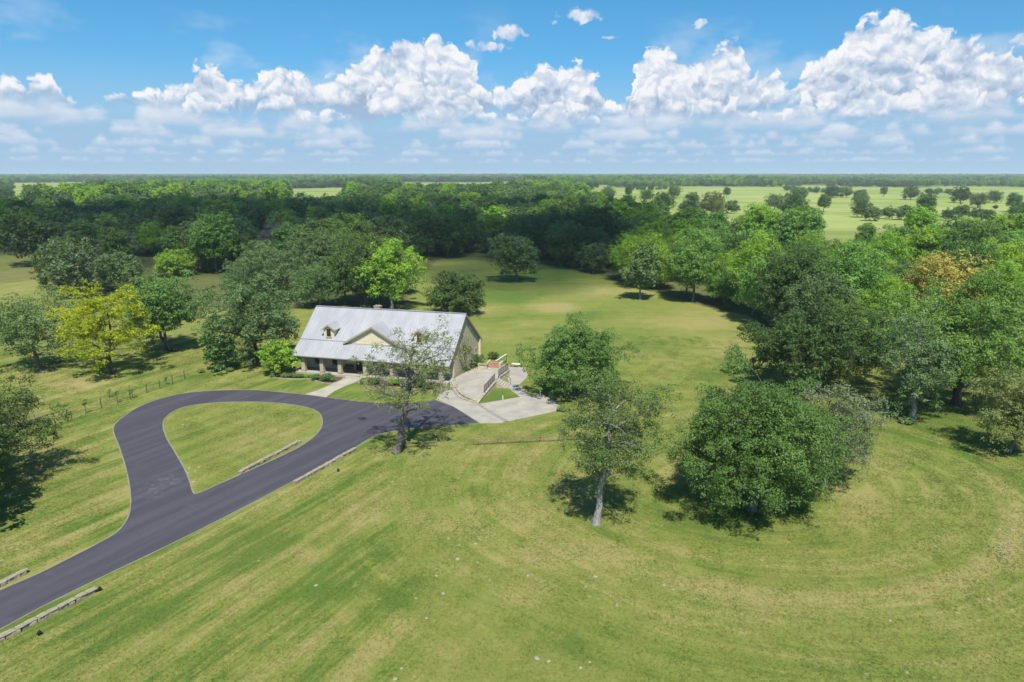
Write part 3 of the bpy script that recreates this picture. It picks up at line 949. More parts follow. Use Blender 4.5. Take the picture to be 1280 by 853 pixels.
def make_tree(seed, H, R, base, leafmat, bark, trunk_r=0.32, lean=(0, 0), nclump=60, clump_r=1.5, sub=14, sub_r=0.55, per=16, leaf=0.2, limbs=7,
              squash=1.0, droop=0.0, gap=0.0, twig=0.0, sides=7, top_sharp=0.0, stems=1, lobe=0.26, flare=0.0, limb_k=0.55, rx=1.0, ry=1.0, inner=0.25, name='tree'):
    """returns (trunk mesh, crown mesh); base = height of the lowest foliage as a fraction of H"""
    rng = np.random.default_rng(seed)
    zc = H * (base + (1 - base) * 0.45)
    rz_up, rz_dn = H - zc - clump_r * 0.5, zc - H * base
    lean = np.array([lean[0], lean[1], 0.0])
    # clump centres over a lumpy envelope
    g = np.arange(nclump) + 0.5
    ph = np.arccos(1 - 2 * g / nclump * 0.94)
    th = np.pi * (1 + 5 ** 0.5) * g + rng.uniform(0, 6)
    d = np.stack([np.cos(th) * np.sin(ph), np.sin(th) * np.sin(ph), np.cos(ph)], -1) + rng.normal(size=(nclump, 3)) * 0.13
    lob = rng.normal(size=(5, 3)); lob = vnorm(lob)
    bulge = 1 + lobe * np.max(d @ lob.T, axis=1) - lobe * 0.75
    fr = rng.uniform(0.72, 1.0, nclump) * bulge
    inn = rng.uniform(0, 1, nclump) < inner
    fr = np.where(inn, rng.uniform(0.25, 0.6, nclump), fr)
    rad_xy = np.maximum(R - clump_r * 0.6, 0.4)
    cz = np.where(d[:, 2] > 0, d[:, 2] * rz_up * (1 + top_sharp), d[:, 2] * rz_dn)
    c = np.stack([d[:, 0] * rad_xy * rx * fr, d[:, 1] * rad_xy * ry * fr, zc + cz * np.maximum(fr, 0.6) * squash], -1)
    hfrac = np.clip(c[:, 2] / H, 0, 1)
    tz = np.clip((c[:, 2] - H * base) / (H * (1 - base)), 0, 1)
    c[:, :2] *= (1 - flare * (1 - tz) ** 1.3)[:, None]
    c += lean * hfrac[:, None]
    c[:, 2] -= droop * np.hypot(d[:, 0], d[:, 1]) * R * 0.25
    c[:, 2] = np.maximum(c[:, 2], clump_r * 0.5)
    keep = rng.uniform(0, 1, nclump) >= gap
    c = c[keep]
    cr = clump_r * rng.uniform(0.6, 1.4, len(c))
    # wood: trunk(s), limbs, branches to every clump
    paths = []
    fork_z = max(H * base * 0.9, H * 0.16)
    limb_pts = []
    for s in range(stems):
        off = np.zeros(3) if stems == 1 else np.array([math.cos(s * 2.4), math.sin(s * 2.4), 0]) * trunk_r * 1.3
        sp = rng.normal(size=3) * 0.15 * R * (0.35 if stems == 1 else 1.3); sp[2] = 0
        top = lean * 0.55 + sp + np.array([0, 0, zc + rz_up * 0.35])
        mid = off + lean * 0.12 + np.array([rng.normal() * 0.25, rng.normal() * 0.25, fork_z])
        P = bez(off, mid, top, 9)
        P[1:-1, :2] += rng.normal(size=(7, 2)) * trunk_r * 0.35
        rr = trunk_r * np.linspace(1, 0.28, 9) * (1 if stems == 1 else 0.75)
        rr[0] *= 1.35
        paths.append((P, rr))
        limb_pts += [(P[i], rr[i]) for i in range(3, 9)]
        nl = max(2, limbs // stems)
        order = rng.permutation(len(c))[:nl]
        for j in order:
            z = np.clip(c[j, 2] - 0.35 * np.hypot(*(c[j, :2] - P[4, :2])), fork_z, top[2])
            i = int(np.argmin(np.abs(P[:, 2] - z)))
            p0 = P[i]
            e = c[j]
            m = (p0 + e) / 2 + np.array([0, 0, 0.16 * np.linalg.norm(e - p0)]) + rng.normal(size=3) * 0.3
            B = bez(p0, m, e, 7)
            B[1:-1] += rng.normal(size=(5, 3)) * 0.12
            br = rr[i] * limb_k * np.linspace(1, 0.25, 7)
            paths.append((B, br))
            limb_pts += [(B[k], br[k]) for k in range(1, 7)]
    LP = np.array([p for p, r in limb_pts]); LR = np.array([r for p, r in limb_pts])
    for e in c:
        dist = np.linalg.norm(LP - e, axis=1) + np.maximum(LP[:, 2] - e[2], 0) * 1.2
        k = int(np.argmin(dist))
        if dist[k] < 0.4: continue
        p0 = LP[k]
        m = (p0 + e) / 2 + np.array([0, 0, 0.1 * dist[k]]) + rng.normal(size=3) * 0.12 * dist[k]
        B = bez(p0, m, e, 5)
        paths.append((B, max(min(LR[k] * 0.6, 0.10), 0.028) * np.linspace(1, 0.35, 5)))
    V, Q = np_tubes(paths, sides)
    trunk = mesh_np(name + '_trunk', V, Q, None, [bark], smooth=True)
    lv, lt = foliage(np.concatenate([c, cr[:, None]], 1), rng, sub, sub_r, per, leaf)
    low = lv.reshape(-1, 4, 3)[:, :, 2].min(1) > 0.12
    lv = lv.reshape(-1, 4, 3)[low].reshape(-1, 3); lt = lt.reshape(-1, 4)[low].reshape(-1)
    nq = len(lv) // 4
    mats, mi = [leafmat], None
    if twig > 0:
        mats = [leafmat, LEAF['twig']]
        mi = (rng.uniform(0, 1, nq) < twig).astype(np.int32)
    crown = mesh_np(name + '_crown', lv, np.arange(nq * 4).reshape(-1, 4), None, mats, {'tint': ('FLOAT', lt)}, mat_idx=mi)
    return trunk, crown

def plant(name, label, cat, loc, meshes, rz=0.0, s=1.0, group=None, sz=None, leafmat=None):
    t = thing(name, label, cat, loc, rz, group)
    t.scale = (s, s, sz if sz else s)
    obj('trunk', meshes[0], t)
    c = obj('crown', meshes[1], t)
    if leafmat is not None:
        c.material_slots[0].link = 'OBJECT'
        c.material_slots[0].material = leafmat
    return t

def height_at(base, ytop):
    """metres up from a ground point to reach photo row ytop"""
    lo, hi = 0.0, 60.0
    for _ in range(40):
        m = (lo + hi) / 2
        if proj((base.x, base.y, m))[1] > ytop: lo = m
        else: hi = m
    return lo
def mpp(base):
    return proj(base)[2] / FPX

# ------------------------------------------------------------------ short grass blades over the near lawn
def instancer(name, label, cat, pts, kinds, sizes, turns, models):
    """one object: models set on points by geometry nodes"""
    n = len(pts)
    me = bpy.data.meshes.new(name)
    me.vertices.add(n)
    me.vertices.foreach_set('co', np.asarray(pts, np.float32).ravel())
    a = me.attributes.new('kind', 'INT', 'POINT'); a.data.foreach_set('value', np.asarray(kinds, np.int32))
    a = me.attributes.new('size', 'FLOAT', 'POINT'); a.data.foreach_set('value', np.asarray(sizes, np.float32))
    a = me.attributes.new('turn', 'FLOAT', 'POINT'); a.data.foreach_set('value', np.asarray(turns, np.float32))
    o = obj(name, me)
    o['kind'] = 'stuff'
    o['label'] = label
    o['category'] = cat
    g = bpy.data.node_groups.new(name, 'GeometryNodeTree')
    g.interface.new_socket('Geometry', in_out='INPUT', socket_type='NodeSocketGeometry')
    g.interface.new_socket('Geometry', in_out='OUTPUT', socket_type='NodeSocketGeometry')
    N = g.nodes; L = g.links
    gi, go = N.new('NodeGroupInput'), N.new('NodeGroupOutput')
    jn = N.new('GeometryNodeJoinGeometry')
    def named(t, nm):
        q = N.new('GeometryNodeInputNamedAttribute'); q.data_type = t; q.inputs[0].default_value = nm
        return q.outputs[0]
    kd, sz, tn = named('INT', 'kind'), named('FLOAT', 'size'), named('FLOAT', 'turn')
    rot = N.new('ShaderNodeCombineXYZ'); L.new(tn, rot.inputs[2])
    for i, fo in enumerate(models):
        inf = N.new('GeometryNodeObjectInfo'); inf.inputs[0].default_value = fo; inf.inputs[1].default_value = True
        cmp_ = N.new('FunctionNodeCompare'); cmp_.data_type = 'INT'; cmp_.operation = 'EQUAL'
        L.new(kd, cmp_.inputs[2]); cmp_.inputs[3].default_value = i
        ip = N.new('GeometryNodeInstanceOnPoints')
        L.new(gi.outputs[0], ip.inputs['Points']); L.new(cmp_.outputs[0], ip.inputs['Selection'])
        L.new(inf.outputs['Geometry'], ip.inputs['Instance'])
        L.new(rot.outputs[0], ip.inputs['Rotation']); L.new(sz, ip.inputs['Scale'])
        L.new(ip.outputs[0], jn.inputs[0])
    L.new(jn.outputs[0], go.inputs[0])
    md = o.modifiers.new(name, 'NODES'); md.node_group = g
    return o

def mat_blade():
    m, q, bs, out = mat_new('grass_blade')
    pos = q.node('ShaderNodeNewGeometry').outputs['Position']
    f = q.m('ADD', q.m('MULTIPLY', q.m('SUBTRACT', q.noise(pos, 0.05, 4, 0.6), 0.5), 1.5), q.m('MULTIPLY', q.m('SUBTRACT', q.noise(pos, 0.32, 5, 0.65), 0.5), 1.5))
    f = q.m('ADD', f, q.m('MULTIPLY_ADD', q.attr('tint'), 0.9, 0.05))
    # same mower lines as the turf below
    p0, p1 = G(0, 800), G(430, 575)
    d = (p1 - p0).normalized()
    X, Y, Z = q.sep(q.vm('SUBTRACT', pos, (p0.x, p0.y, 0)))
    al = q.m('ADD', q.m('MULTIPLY', X, d.x), q.m('MULTIPLY', Y, d.y))
    ac = q.m('SUBTRACT', q.m('MULTIPLY', Y, d.x), q.m('MULTIPLY', X, d.y))
    sk = q.noise(q.comb(ac, q.m('MULTIPLY', al, 0.045)), 0.55, 4, 0.62, '2D')
    f = q.m('ADD', f, q.m('MULTIPLY', q.m('SUBTRACT', sk, 0.5), 1.7))
    c = q.mix(q.ramp(f, 0.0, 0.5), (0.092, 0.152, 0.026), (0.182, 0.210, 0.046))
    c = q.mix(q.ramp(f, 0.5, 1.05), c, (0.298, 0.262, 0.098))
    q.put(bs.inputs['Base Color'], c)
    return m
def build_grass():
    rg = np.random.default_rng(31)
    mb_ = mat_blade()
    models = []
    for k in range(4):
        nt, nb = 85, 6
        cx = rg.uniform(-0.8, 0.8, (nt, 2))
        c = np.repeat(cx, nb, 0) + rg.normal(size=(nt * nb, 2)) * 0.035
        n = len(c)
        hgt = np.repeat(rg.uniform(0.035, 0.085, nt), nb) * rg.uniform(0.7, 1.3, n)
        a = rg.uniform(0, 6.28, n)
        w = np.stack([np.cos(a), np.sin(a)], -1) * 0.011
        lean = rg.normal(size=(n, 2)) * 0.045
        v = np.zeros((n, 3, 3))
        v[:, 0, :2] = c - w; v[:, 1, :2] = c + w; v[:, 2, :2] = c + lean; v[:, 2, 2] = hgt
        v[:, :2, 2] = -0.005
        t = np.repeat(np.clip(np.repeat(rg.uniform(0, 1, nt), nb) * 0.6 + rg.uniform(0, 0.4, n), 0, 1), 3)
        me = mesh_np('grass_patch', v.reshape(-1, 3), None, np.arange(n * 3).reshape(-1, 3), [mb_], {'tint': ('FLOAT', t)})
        models.append(bpy.data.objects.new('grass_patch_model', me))
    s = 1.15
    X, Y = np.meshgrid(np.arange(-110, 110, s), np.arange(34, 125, s))
    X = (X + rg.uniform(-0.3, 0.3, X.shape)).ravel(); Y = (Y + rg.uniform(-0.3, 0.3, Y.shape)).ravel()
    px, py = np_proj(X, Y)
    k = (px > -40) & (px < 1320) & (py < 880)
    k &= rg.uniform(0, 1, len(X)) < np.clip(1.35 - Y / 110, 0.35, 1)
    for poly in (apron, court, path, walk):
        k &= ~in_poly(X, Y, poly)
        k &= seg_dist(X, Y, list(poly) + [poly[0]]) > 0.75
    k &= ~(in_poly(X, Y, road_out) & ~in_poly(X, Y, island))
    k &= seg_dist(X, Y, road_out) > 0.8
    k &= seg_dist(X, Y, island + [island[0]]) > 0.8
    k &= ~((X > -36) & (X < 2) & (Y > 88 - (X + 36) * 0.1))
    X, Y = X[k], Y[k]
    n = len(X)
    instancer('lawn_grass', 'short mown grass blades covering the lawn and field', 'grass', np.stack([X, Y, np.zeros(n)], -1), rg.integers(0, 4, n), rg.uniform(0.85, 1.25, n), rg.uniform(0, 6.28, n), models)
build_grass()

# ------------------------------------------------------------------ the trees that stand apart
# name, base px, (crown left, right, top, lowest foliage) px, species, options, label
NEAR = [
 ('oak_tree', (495,566), (472,632,400,520), 'olive', dict(lean=(4.2,0.6), nclump=120, clump_r=0.95, sub=10, sub_r=0.45, per=17, leaf=0.08, limbs=17, gap=0.28, twig=0.14, trunk_r=0.46, inner=0.3, flare=0.25, limb_k=0.7), BARK, 'leaning half-bare oak in front of the house beside the drive'),
 ('oak_tree', (745,655), (692,840,460,606), 'mid', dict(lean=(1.9,0.4), nclump=105, clump_r=1.05, sub=14, sub_r=0.46, per=26, leaf=0.072, limbs=14, gap=0.16, flare=0.28, limb_k=0.7, twig=0.12, trunk_r=0.36), BARK_PALE, 'slender open-crowned oak with a pale trunk standing alone on the mown field'),
 ('oak_tree', (938,638), (842,1040,464,634), 'mid', dict(nclump=175, clump_r=1.45, sub=24, sub_r=0.56, per=31, leaf=0.086, lobe=0.14, ry=0.8, limbs=9, trunk_r=0.45, inner=0.35), BARK, 'broad dense green oak with branches sweeping to the mown grass'),
 ('oak_tree', (1028,606), (985,1096,480,600), 'grey', dict(lean=(1.5,0), nclump=85, clump_r=1.15, sub=16, sub_r=0.52, per=25, leaf=0.080, limbs=11, gap=0.15, twig=0.28, trunk_r=0.38), BARK_PALE, 'grey-green lichen-covered oak leaning out from behind the broad dense oak'),
 ('oak_tree', (718,494), (659,776,402,488), 'mid', dict(nclump=95, clump_r=1.45, sub=22, sub_r=0.56, per=26, leaf=0.108, lobe=0.15, limbs=7, trunk_r=0.38, inner=0.3), BARK, 'rounded green oak standing beside the concrete court'),
 ('oak_tree', (1196,506), (1082,1312,340,470), 'fresh', dict(nclump=130, clump_r=1.8, sub=24, sub_r=0.66, per=27, leaf=0.125, flare=0.25, lobe=0.2, limbs=12, trunk_r=0.62, inner=0.25, droop=0.5, twig=0.05), BARK_DARK, 'great spreading oak with a thick dark trunk at the lawn edge'),
 ('oak_tree', (1141,523), (1084,1182,398,505), 'grey', dict(nclump=70, clump_r=1.3, sub=17, sub_r=0.54, per=24, leaf=0.105, flare=0.3, limbs=9, trunk_r=0.40, gap=0.12, twig=0.10), BARK_PALE, 'tall grey-green oak with a pale trunk in front of the great spreading oak'),
 ('oak_tree', (1260,567), (1216,1308,468,552), 'olive', dict(nclump=60, clump_r=1.2, sub=18, sub_r=0.5, per=26, leaf=0.09, limbs=7, trunk_r=0.28), BARK, 'small yellowish-green tree out on the lawn near the great spreading oak'),
 ('oak_tree', (1010,484), (925,1088,380,480), 'dark', dict(nclump=115, clump_r=1.75, sub=20, sub_r=0.66, per=20, leaf=0.15, limbs=7, trunk_r=0.5, inner=0.3, ry=0.8), BARK_DARK, 'dense dark oak with foliage down to the ground at the corner of the wood'),
 ('oak_tree', (-12,608), (-92,64,458,590), 'dark', dict(nclump=95, clump_r=1.3, sub=18, sub_r=0.54, per=27, leaf=0.092, limbs=10, trunk_r=0.42, gap=0.1, droop=0.35), BARK, 'dark oak with drooping boughs beyond the mown verge opposite the drive loop'),
 ('shade_tree', (140,467), (82,192,358,450), 'yellow', dict(nclump=95, clump_r=1.25, sub=16, sub_r=0.55, per=17, leaf=0.14, limbs=12, trunk_r=0.42, gap=0.12), BARK_DARK, 'bright yellow-green tree on the lawn beyond the drive loop'),
 ('shade_tree', (209,439), (158,264,342,425), 'mid', dict(nclump=90, clump_r=1.55, sub=17, sub_r=0.65, per=18, leaf=0.155, flare=0.2, limbs=8, trunk_r=0.45, stems=2), BARK_DARK, 'green forked tree between the yellow-green tree and the oak by the house'),
 ('oak_tree', (320,454), (261,387,344,440), 'grey', dict(nclump=105, clump_r=1.5, sub=17, sub_r=0.6, per=18, leaf=0.145, flare=0.2, limbs=12, trunk_r=0.45, twig=0.04), BARK_DARK, 'round grey-green oak beside the end of the metal roof'),
 ('small_tree', (276,463), (254,299,416,458), 'mid', dict(nclump=34, clump_r=0.8, sub=12, sub_r=0.45, per=11, leaf=0.17, limbs=5, trunk_r=0.12, stems=2), BARK, 'small multi-stemmed green tree on the lawn below the round oak'),
 ('small_tree', (349,468), (325,373,427,462), 'lime', dict(nclump=34, clump_r=0.8, sub=12, sub_r=0.45, per=11, leaf=0.16, limbs=5, trunk_r=0.10, stems=3), BARK, 'small light green tree at the porch corner'),
 ('small_tree', (573,466), (558,590,428,447), 'olive', dict(nclump=16, clump_r=0.6, sub=8, sub_r=0.35, per=9, leaf=0.14, limbs=5, trunk_r=0.11), BARK_DARK, 'small thin-trunked tree against the stone gable wall'),
 ('shade_tree', (50,462), (-10,92,364,450), 'grey', dict(nclump=75, clump_r=1.45, sub=15, sub_r=0.65, per=16, leaf=0.145, limbs=9, trunk_r=0.35, gap=0.15), BARK, 'hazy open-crowned grey-green tree beside the yellow-green tree'),
 ('shade_tree', (490,386), (450,528,300,372), 'lime', dict(nclump=80, clump_r=1.65, sub=15, sub_r=0.75, per=17, leaf=0.18, limbs=9, trunk_r=0.4), BARK_PALE, 'tall light green tree rising behind the ridge of the metal roof'),
 ('oak_tree', (569,393), (534,604,341,393), 'dark', dict(nclump=85, clump_r=1.55, sub=16, sub_r=0.66, per=18, leaf=0.17, limbs=5, trunk_r=0.4, inner=0.3), BARK_DARK, 'low dark round oak in the meadow behind the gable'),
 ('shade_tree', (646,352), (609,673,287,345), 'grey', dict(nclump=75, clump_r=1.75, sub=15, sub_r=0.8, per=15, leaf=0.22, limbs=7, trunk_r=0.4), BARK, 'grey-green tree standing out in the shaded meadow'),
 ('shade_tree', (800,374), (777,825,310,366), 'grey', dict(nclump=55, clump_r=1.4, sub=12, sub_r=0.75, per=10, leaf=0.28, limbs=7, trunk_r=0.3, gap=0.1), BARK_PALE, 'slim grey-green tree at the meadow edge of the wood'),
 ('shade_tree', (94,373), (64,134,300,362), 'grey', dict(nclump=60, clump_r=1.6, sub=11, sub_r=0.8, per=10, leaf=0.29, limbs=9, trunk_r=0.4, gap=0.15, twig=0.15), BARK_PALE, 'thin grey tree at the front of the wood beside the rough pasture'),
 ('oak_tree', (47,332), (-6,74,263,322), 'dark', dict(nclump=80, clump_r=2.0, sub=13, sub_r=0.95, per=11, leaf=0.36, limbs=6, trunk_r=0.5), BARK_DARK, 'broad dark oak on the far side of the rough pasture'),
 ('oak_tree', (-75,668), (-150,-4,505,640), 'dark', dict(nclump=70, clump_r=1.35, sub=14, sub_r=0.6, per=13, leaf=0.2, limbs=8, trunk_r=0.4), BARK, 'dark oak whose shadow falls on the verge beside the drive'),
]
taken = []
for i, (nm, bp, (xl, xr, yt, yl), sp, opt, bark, lab) in enumerate(NEAR):
    b = G(*bp)
    k = mpp(b)
    H = height_at(b, yt)
    hl = height_at(b, yl)
    R = (xr - xl) / 2 * k * 1.06
    opt = dict(opt)
    if 'lean' not in opt:
        opt['lean'] = (((xl + xr) / 2 - bp[0]) * k, 0.0)
    ms = make_tree(100 + i, H, R, max(hl / H, 0.04), LEAF[sp], bark, name=nm, **opt)
    plant(nm, lab, 'tree', (b.x, b.y, 0), ms)
    taken.append((b.x, b.y, R))

# dead limb that sticks out of the slender oak
# ------------------------------------------------------------------ the woods
PROTO = {}
def proto(kind, seed, lod, sp='mid'):
    """tree models of the woods: shared by all species, the leaf colour sits on the object"""
    key = (kind, seed, lod) if lod < 2 else (kind, seed, lod, sp)
    if key not in PROTO:
        leaf, per, sub, ncl = {0: (0.155, 19, 18, 88), 1: (0.21, 16, 15, 76), 2: (0.40, 10, 11, 54)}[lod]
        shape = {'oak': dict(H=12.5, R=7.2, base=0.14, clump_r=1.9, trunk_r=0.42, droop=0.4),
                 'tall': dict(H=15.0, R=5.8, base=0.20, clump_r=1.7, trunk_r=0.36, top_sharp=0.05),
                 'bush': dict(H=8.0, R=5.2, base=0.05, clump_r=1.5, trunk_r=0.25)}[kind]
        PROTO[key] = make_tree(1000 + seed * 13 + len(kind) + lod, leafmat=LEAF[sp], bark=BARK, nclump=ncl, sub=sub, sub_r=0.75 if lod < 2 else 1.0,
                               per=per, leaf=leaf, limbs=7, sides=5 if lod < 2 else 4, inner=0.2, name=f'wood_{kind}', **shape)
    return PROTO[key]

rng = np.random.default_rng(42)
def scatter(r0, r1, step, amax=52.0):
    """jittered grid over the arc of land ahead"""
    n = int(2 * r1 * math.sin(math.radians(amax)) / step) + 4
    m = int(r1 / step) + 2
    X, Y = np.meshgrid((np.arange(n) - n / 2) * step, np.arange(m) * step)
    X = X + (np.arange(m)[:, None] % 2) * step * 0.5
    X = (X + rng.uniform(-0.42, 0.42, X.shape) * step).ravel(); Y = (Y + rng.uniform(-0.42, 0.42, Y.shape) * step).ravel()
    r = np.hypot(X, Y)
    k = (r >= r0) & (r < r1) & (np.abs(np.degrees(np.arctan2(X, Y))) < amax)
    return X[k], Y[k]

def sun_zone(px, py):
    """1 where the woods are light, lime and mid greens (towards the right), 0 for the dark oaks"""
    return np.clip((px - 700) / 180, 0, 1) * np.clip((py - 272) / 20, 0, 1)

wx, wy = scatter(118, 640, 11.0)
k = is_wood(wx, wy) & (rng.uniform(0, 1, len(wx)) < 0.90)
# thin out: glades
gl = vnoise(wx / 60, wy / 60, 21)
k &= ~((gl < 0.36) & (np.hypot(wx, wy) > 170))
for x, y, R in taken:
    k &= np.hypot(wx - x, wy - y) > R * 0.75
# nothing inside the house
hx, hy = -33.9, 101
k &= ~((wx > -40) & (wx < -2) & (wy < 128))
wx, wy = wx[k], wy[k]
# hand-set trees of the wood that catch the eye: px x, base y, species, kind, height, radius
SET = [(942,394,'lime','tall',16.0,7.2),(1006,372,'lime','tall',14.0,6.0),(858,372,'mid','tall',13.0,5.5),(905,378,'lime','tall',12.5,5.0),(1014,425,'grey','oak',12.5,7.4),(1180,412,'orange','oak',16.2,6.4),(352,322,'twig','oak',11.5,6.0),(536,285,'twig','oak',12.5,6.5),(150,330,'twig','oak',11.0,6.0),
       (1246,420,'lime','tall',15.0,6.2),(1290,410,'lime','tall',15.0,6.2),(1105,430,'lime','tall',12.5,5.5),(1090,400,'mid','oak',12.0,6.5),(785,352,'lime','tall',13.5,5.2),(700,332,'mid','tall',13.5,6.6),
       (475,345,'lime','oak',12.5,6.2),(222,345,'lime','bush',8.5,5.0),(270,300,'lime','oak',11,7),(150,262,'lime','oak',12,8),(1060,455,'mid','oak',11,6.5),(1085,395,'lime','tall',14,5.5),
       (400,384,'grey','oak',10.5,6.4),(432,380,'mid','tall',11.0,5.2),(395,340,'mid','oak',11,8),(538,298,'grey','oak',13,6.5),(330,350,'grey','oak',11,8),(415,330,'lime','oak',10,5)]
setw = np.array([[*G(a, b)[:2]] for a, b, *_ in SET])
k = np.ones(len(wx), bool)
for (x, y), s in zip(setw, SET):
    k &= np.hypot(wx - x, wy - y) > s[5] * 0.7
    if s[2] == 'orange':      # a small glade in front of it
        for f in (0.94, 0.88):
            k &= np.hypot(wx - x * f, wy - y * f) > 9.5
wx, wy = wx[k], wy[k]

wpx, wpy = np_proj(wx, wy)
zone = sun_zone(wpx, wpy)
u = rng.uniform(0, 1, len(wx))
spn = vnoise(wx / 45, wy / 45, 33, 3)
def species(z, u, n):
    if z > 0.5:
        return 'lime' if u < 0.38 + (n - 0.5) else 'fresh' if u < 0.55 else 'mid' if u < 0.78 else 'grey' if u < 0.90 else 'dark'
    u = min(max(u + (n - 0.5) * 0.9, 0), 1)
    return 'dark' if u < 0.34 else 'mid' if u < 0.58 else 'grey' if u < 0.80 else 'fresh' if u < 0.91 else 'lime'
sps = [species(z, a, n) for z, a, n in zip(zone, u, spn)]
order = np.argsort(np.hypot(wx, wy))
inview = (wpx > -90) & (wpx < 1370)
N_IND = 300 - len(NEAR) - len(SET) - 24
ind = [i for i in order if inview[i]][:N_IND]
ind_set = set(ind)
SPN = {'dark': 'dark green', 'mid': 'mid green', 'grey': 'grey-green', 'lime': 'light lime-green', 'fresh': 'fresh green', 'olive': 'olive yellow-green', 'orange': 'orange-tan', 'twig': 'greyish half-bare'}
KDN = {'oak': 'broad {} oak', 'tall': 'tall {} tree', 'bush': 'low bushy {} tree'}
_ex = [(p[0], p[1]) for p in _we]
def zone_name(px, edge):
    z = 'sunlit wood beyond the lawn' if px > 860 else 'shaded wood behind the meadow' if px > 528 else 'shaded wood behind the house'
    return ('at the front edge of the ' if edge else 'deep in the ') + z
def place_wood_tree(x, y, sp, kind, s, px, seed):
    r = math.hypot(x, y)
    ms = proto(kind, seed, 0 if r < 205 else 1)
    edge = float(seg_dist(np.array(x), np.array(y), _ex)) < 11
    zn = zone_name(px, edge)
    nm = KDN[kind].format(SPN[sp])
    return plant('wood_tree', f'{nm} {zn}', 'tree', (x, y, 0), ms, rng.uniform(0, 6.28), s, f'{nm}s {zn}', sz=s * rng.uniform(0.9, 1.12), leafmat=LEAF[sp])
for i in ind:
    kind = 'oak' if sps[i] in ('dark', 'grey') and rng.uniform() < 0.8 else 'tall' if rng.uniform() < 0.6 else 'oak'
    if rng.uniform() < 0.12: kind = 'bush'
    s = rng.uniform(0.72, 1.25)
    place_wood_tree(wx[i], wy[i], sps[i], kind, s, wpx[i], int(rng.integers(0, 2)))
for (a, b, sp, kind, H, R), (x, y) in zip(SET, setw):
    s = H / {'oak': 12.5, 'tall': 15.0, 'bush': 8.0}[kind]
    place_wood_tree(x, y, sp, kind, s, a, 0)

# lone trees of the sunlit pasture: px x, base y, top y, species
LONE = [(1029,265,243,'mid'),(1077,272,250,'dark'),(1075,258,240,'grey'),(1155,275,228,'mid'),(990,274,240,'dark'),(996,254,231,'mid'),(942,279,258,'dark'),(968,262,241,'grey'),(1058,247,233,'grey'),
        (1104,246,233,'grey'),(1200,254,231,'dark'),(1222,260,240,'grey'),(1266,265,241,'mid'),(1242,254,237,'grey'),(890,269,238,'olive'),(864,270,238,'grey'),(828,266,240,'dark'),(808,252,236,'mid'),
        (908,247,234,'mid'),(1040,247,231,'dark'),(760,250,233,'grey'),(785,247,233,'mid'),(1138,250,231,'grey'),(842,248,231,'grey')]
for j, (a, b, yt, sp) in enumerate(LONE):
    g = G(a, b)
    H = min(height_at(g, yt), 17.0)
    kind = 'oak' if j % 3 else 'tall'
    s = H / {'oak': 12.5, 'tall': 15.0}[kind]
    plant('pasture_tree', {'mid': 'mid green tree standing alone in the sunlit far pasture', 'dark': 'dark tree standing alone in the sunlit far pasture',
          'grey': 'pale grey-green tree standing alone in the sunlit far pasture', 'olive': 'tan-olive tree standing alone in the sunlit far pasture'}[sp], 'tree', (g.x, g.y, 0),
          proto(kind, j % 2, 1), rng.uniform(0, 6.28), s, f'{sp} trees scattered in the far pasture' if sp != 'olive' else None, leafmat=LEAF[sp])

# the rest of the wood and the wooded plain to the horizon: one mass
rest = np.array([i for i in range(len(wx)) if i not in ind_set])
KINDS = [('oak', 'dark', 0), ('tall', 'mid', 0), ('oak', 'grey', 0), ('tall', 'lime', 0), ('oak', 'dark', 1), ('oak', 'mid', 1)]
def kind_of(sp):
    return {'dark': int(rng.integers(0, 2)) * 4, 'mid': 1 if rng.uniform() < 0.5 else 5, 'grey': 2, 'lime': 3, 'olive': 3, 'fresh': 1}[sp]
PX, PY, PK, PS = [], [], [], []
for i in rest:
    PX.append(wx[i]); PY.append(wy[i]); PK.append(kind_of(sps[i])); PS.append(rng.uniform(0.75, 1.15))
def far_band(r0, r1, step, s0, s1, cover):
    x, y = scatter(r0, r1, step)
    m = is_wood(x, y)
    n = vnoise(x / 170, y / 170, 5)
    strips = vnoise(x / 900, y / 260, 8, 3)
    m &= (n < cover) & (strips < 0.62)
    x, y = x[m], y[m]
    px, py = np_proj(x, y)
    sp2 = vnoise(x / 120, y / 120, 50, 2)
    for a, b, n2, n3 in zip(x, y, sp2, vnoise(x / 700, y / 700, 77, 3)):
        v = rng.uniform() + (n2 - 0.5) * 1.3
        PX.append(a); PY.append(b)
        PK.append(0 if v < 0.20 else 4 if v < 0.34 else 2 if v < 0.66 else 1 if v < 0.78 else 5 if v < 0.90 else 3)
        PS.append(rng.uniform(s0, s1) * (0.75 + 0.9 * float(n3)))
# thickets and hedge trees straggling over the pasture
x, y = scatter(265, 1350, 13)
m = in_poly(x, y, CLEAR[1]) & (vnoise(x / 120, y / 90, 91, 3) > 0.70) & (rng.uniform(0, 1, len(x)) < 0.6)
for a, b in zip(x[m], y[m]):
    PX.append(a); PY.append(b); PK.append(int(rng.choice([0, 2, 4, 5, 2]))); PS.append(rng.uniform(0.3, 0.85))
far_band(640, 1500, 12.5, 0.7, 1.1, 0.60)
far_band(1500, 3600, 21, 0.75, 1.2, 0.60)
far_band(3600, 16000, 62, 0.9, 1.4, 0.70)
print('far trees', len(PX))
far_objs = []
for kind, sp, seed in KINDS:
    tr, cr = proto(kind, seed, 2, sp)
    o = bpy.data.objects.new('far_tree_model', cr)
    far_objs.append(o)
n = len(PX)
instancer('far_woodland', 'unbroken far woodland of mixed green trees reaching to the horizon', 'woodland', np.stack([PX, PY, np.zeros(n)], -1), PK, PS, rng.uniform(0, 6.28, n), far_objs)

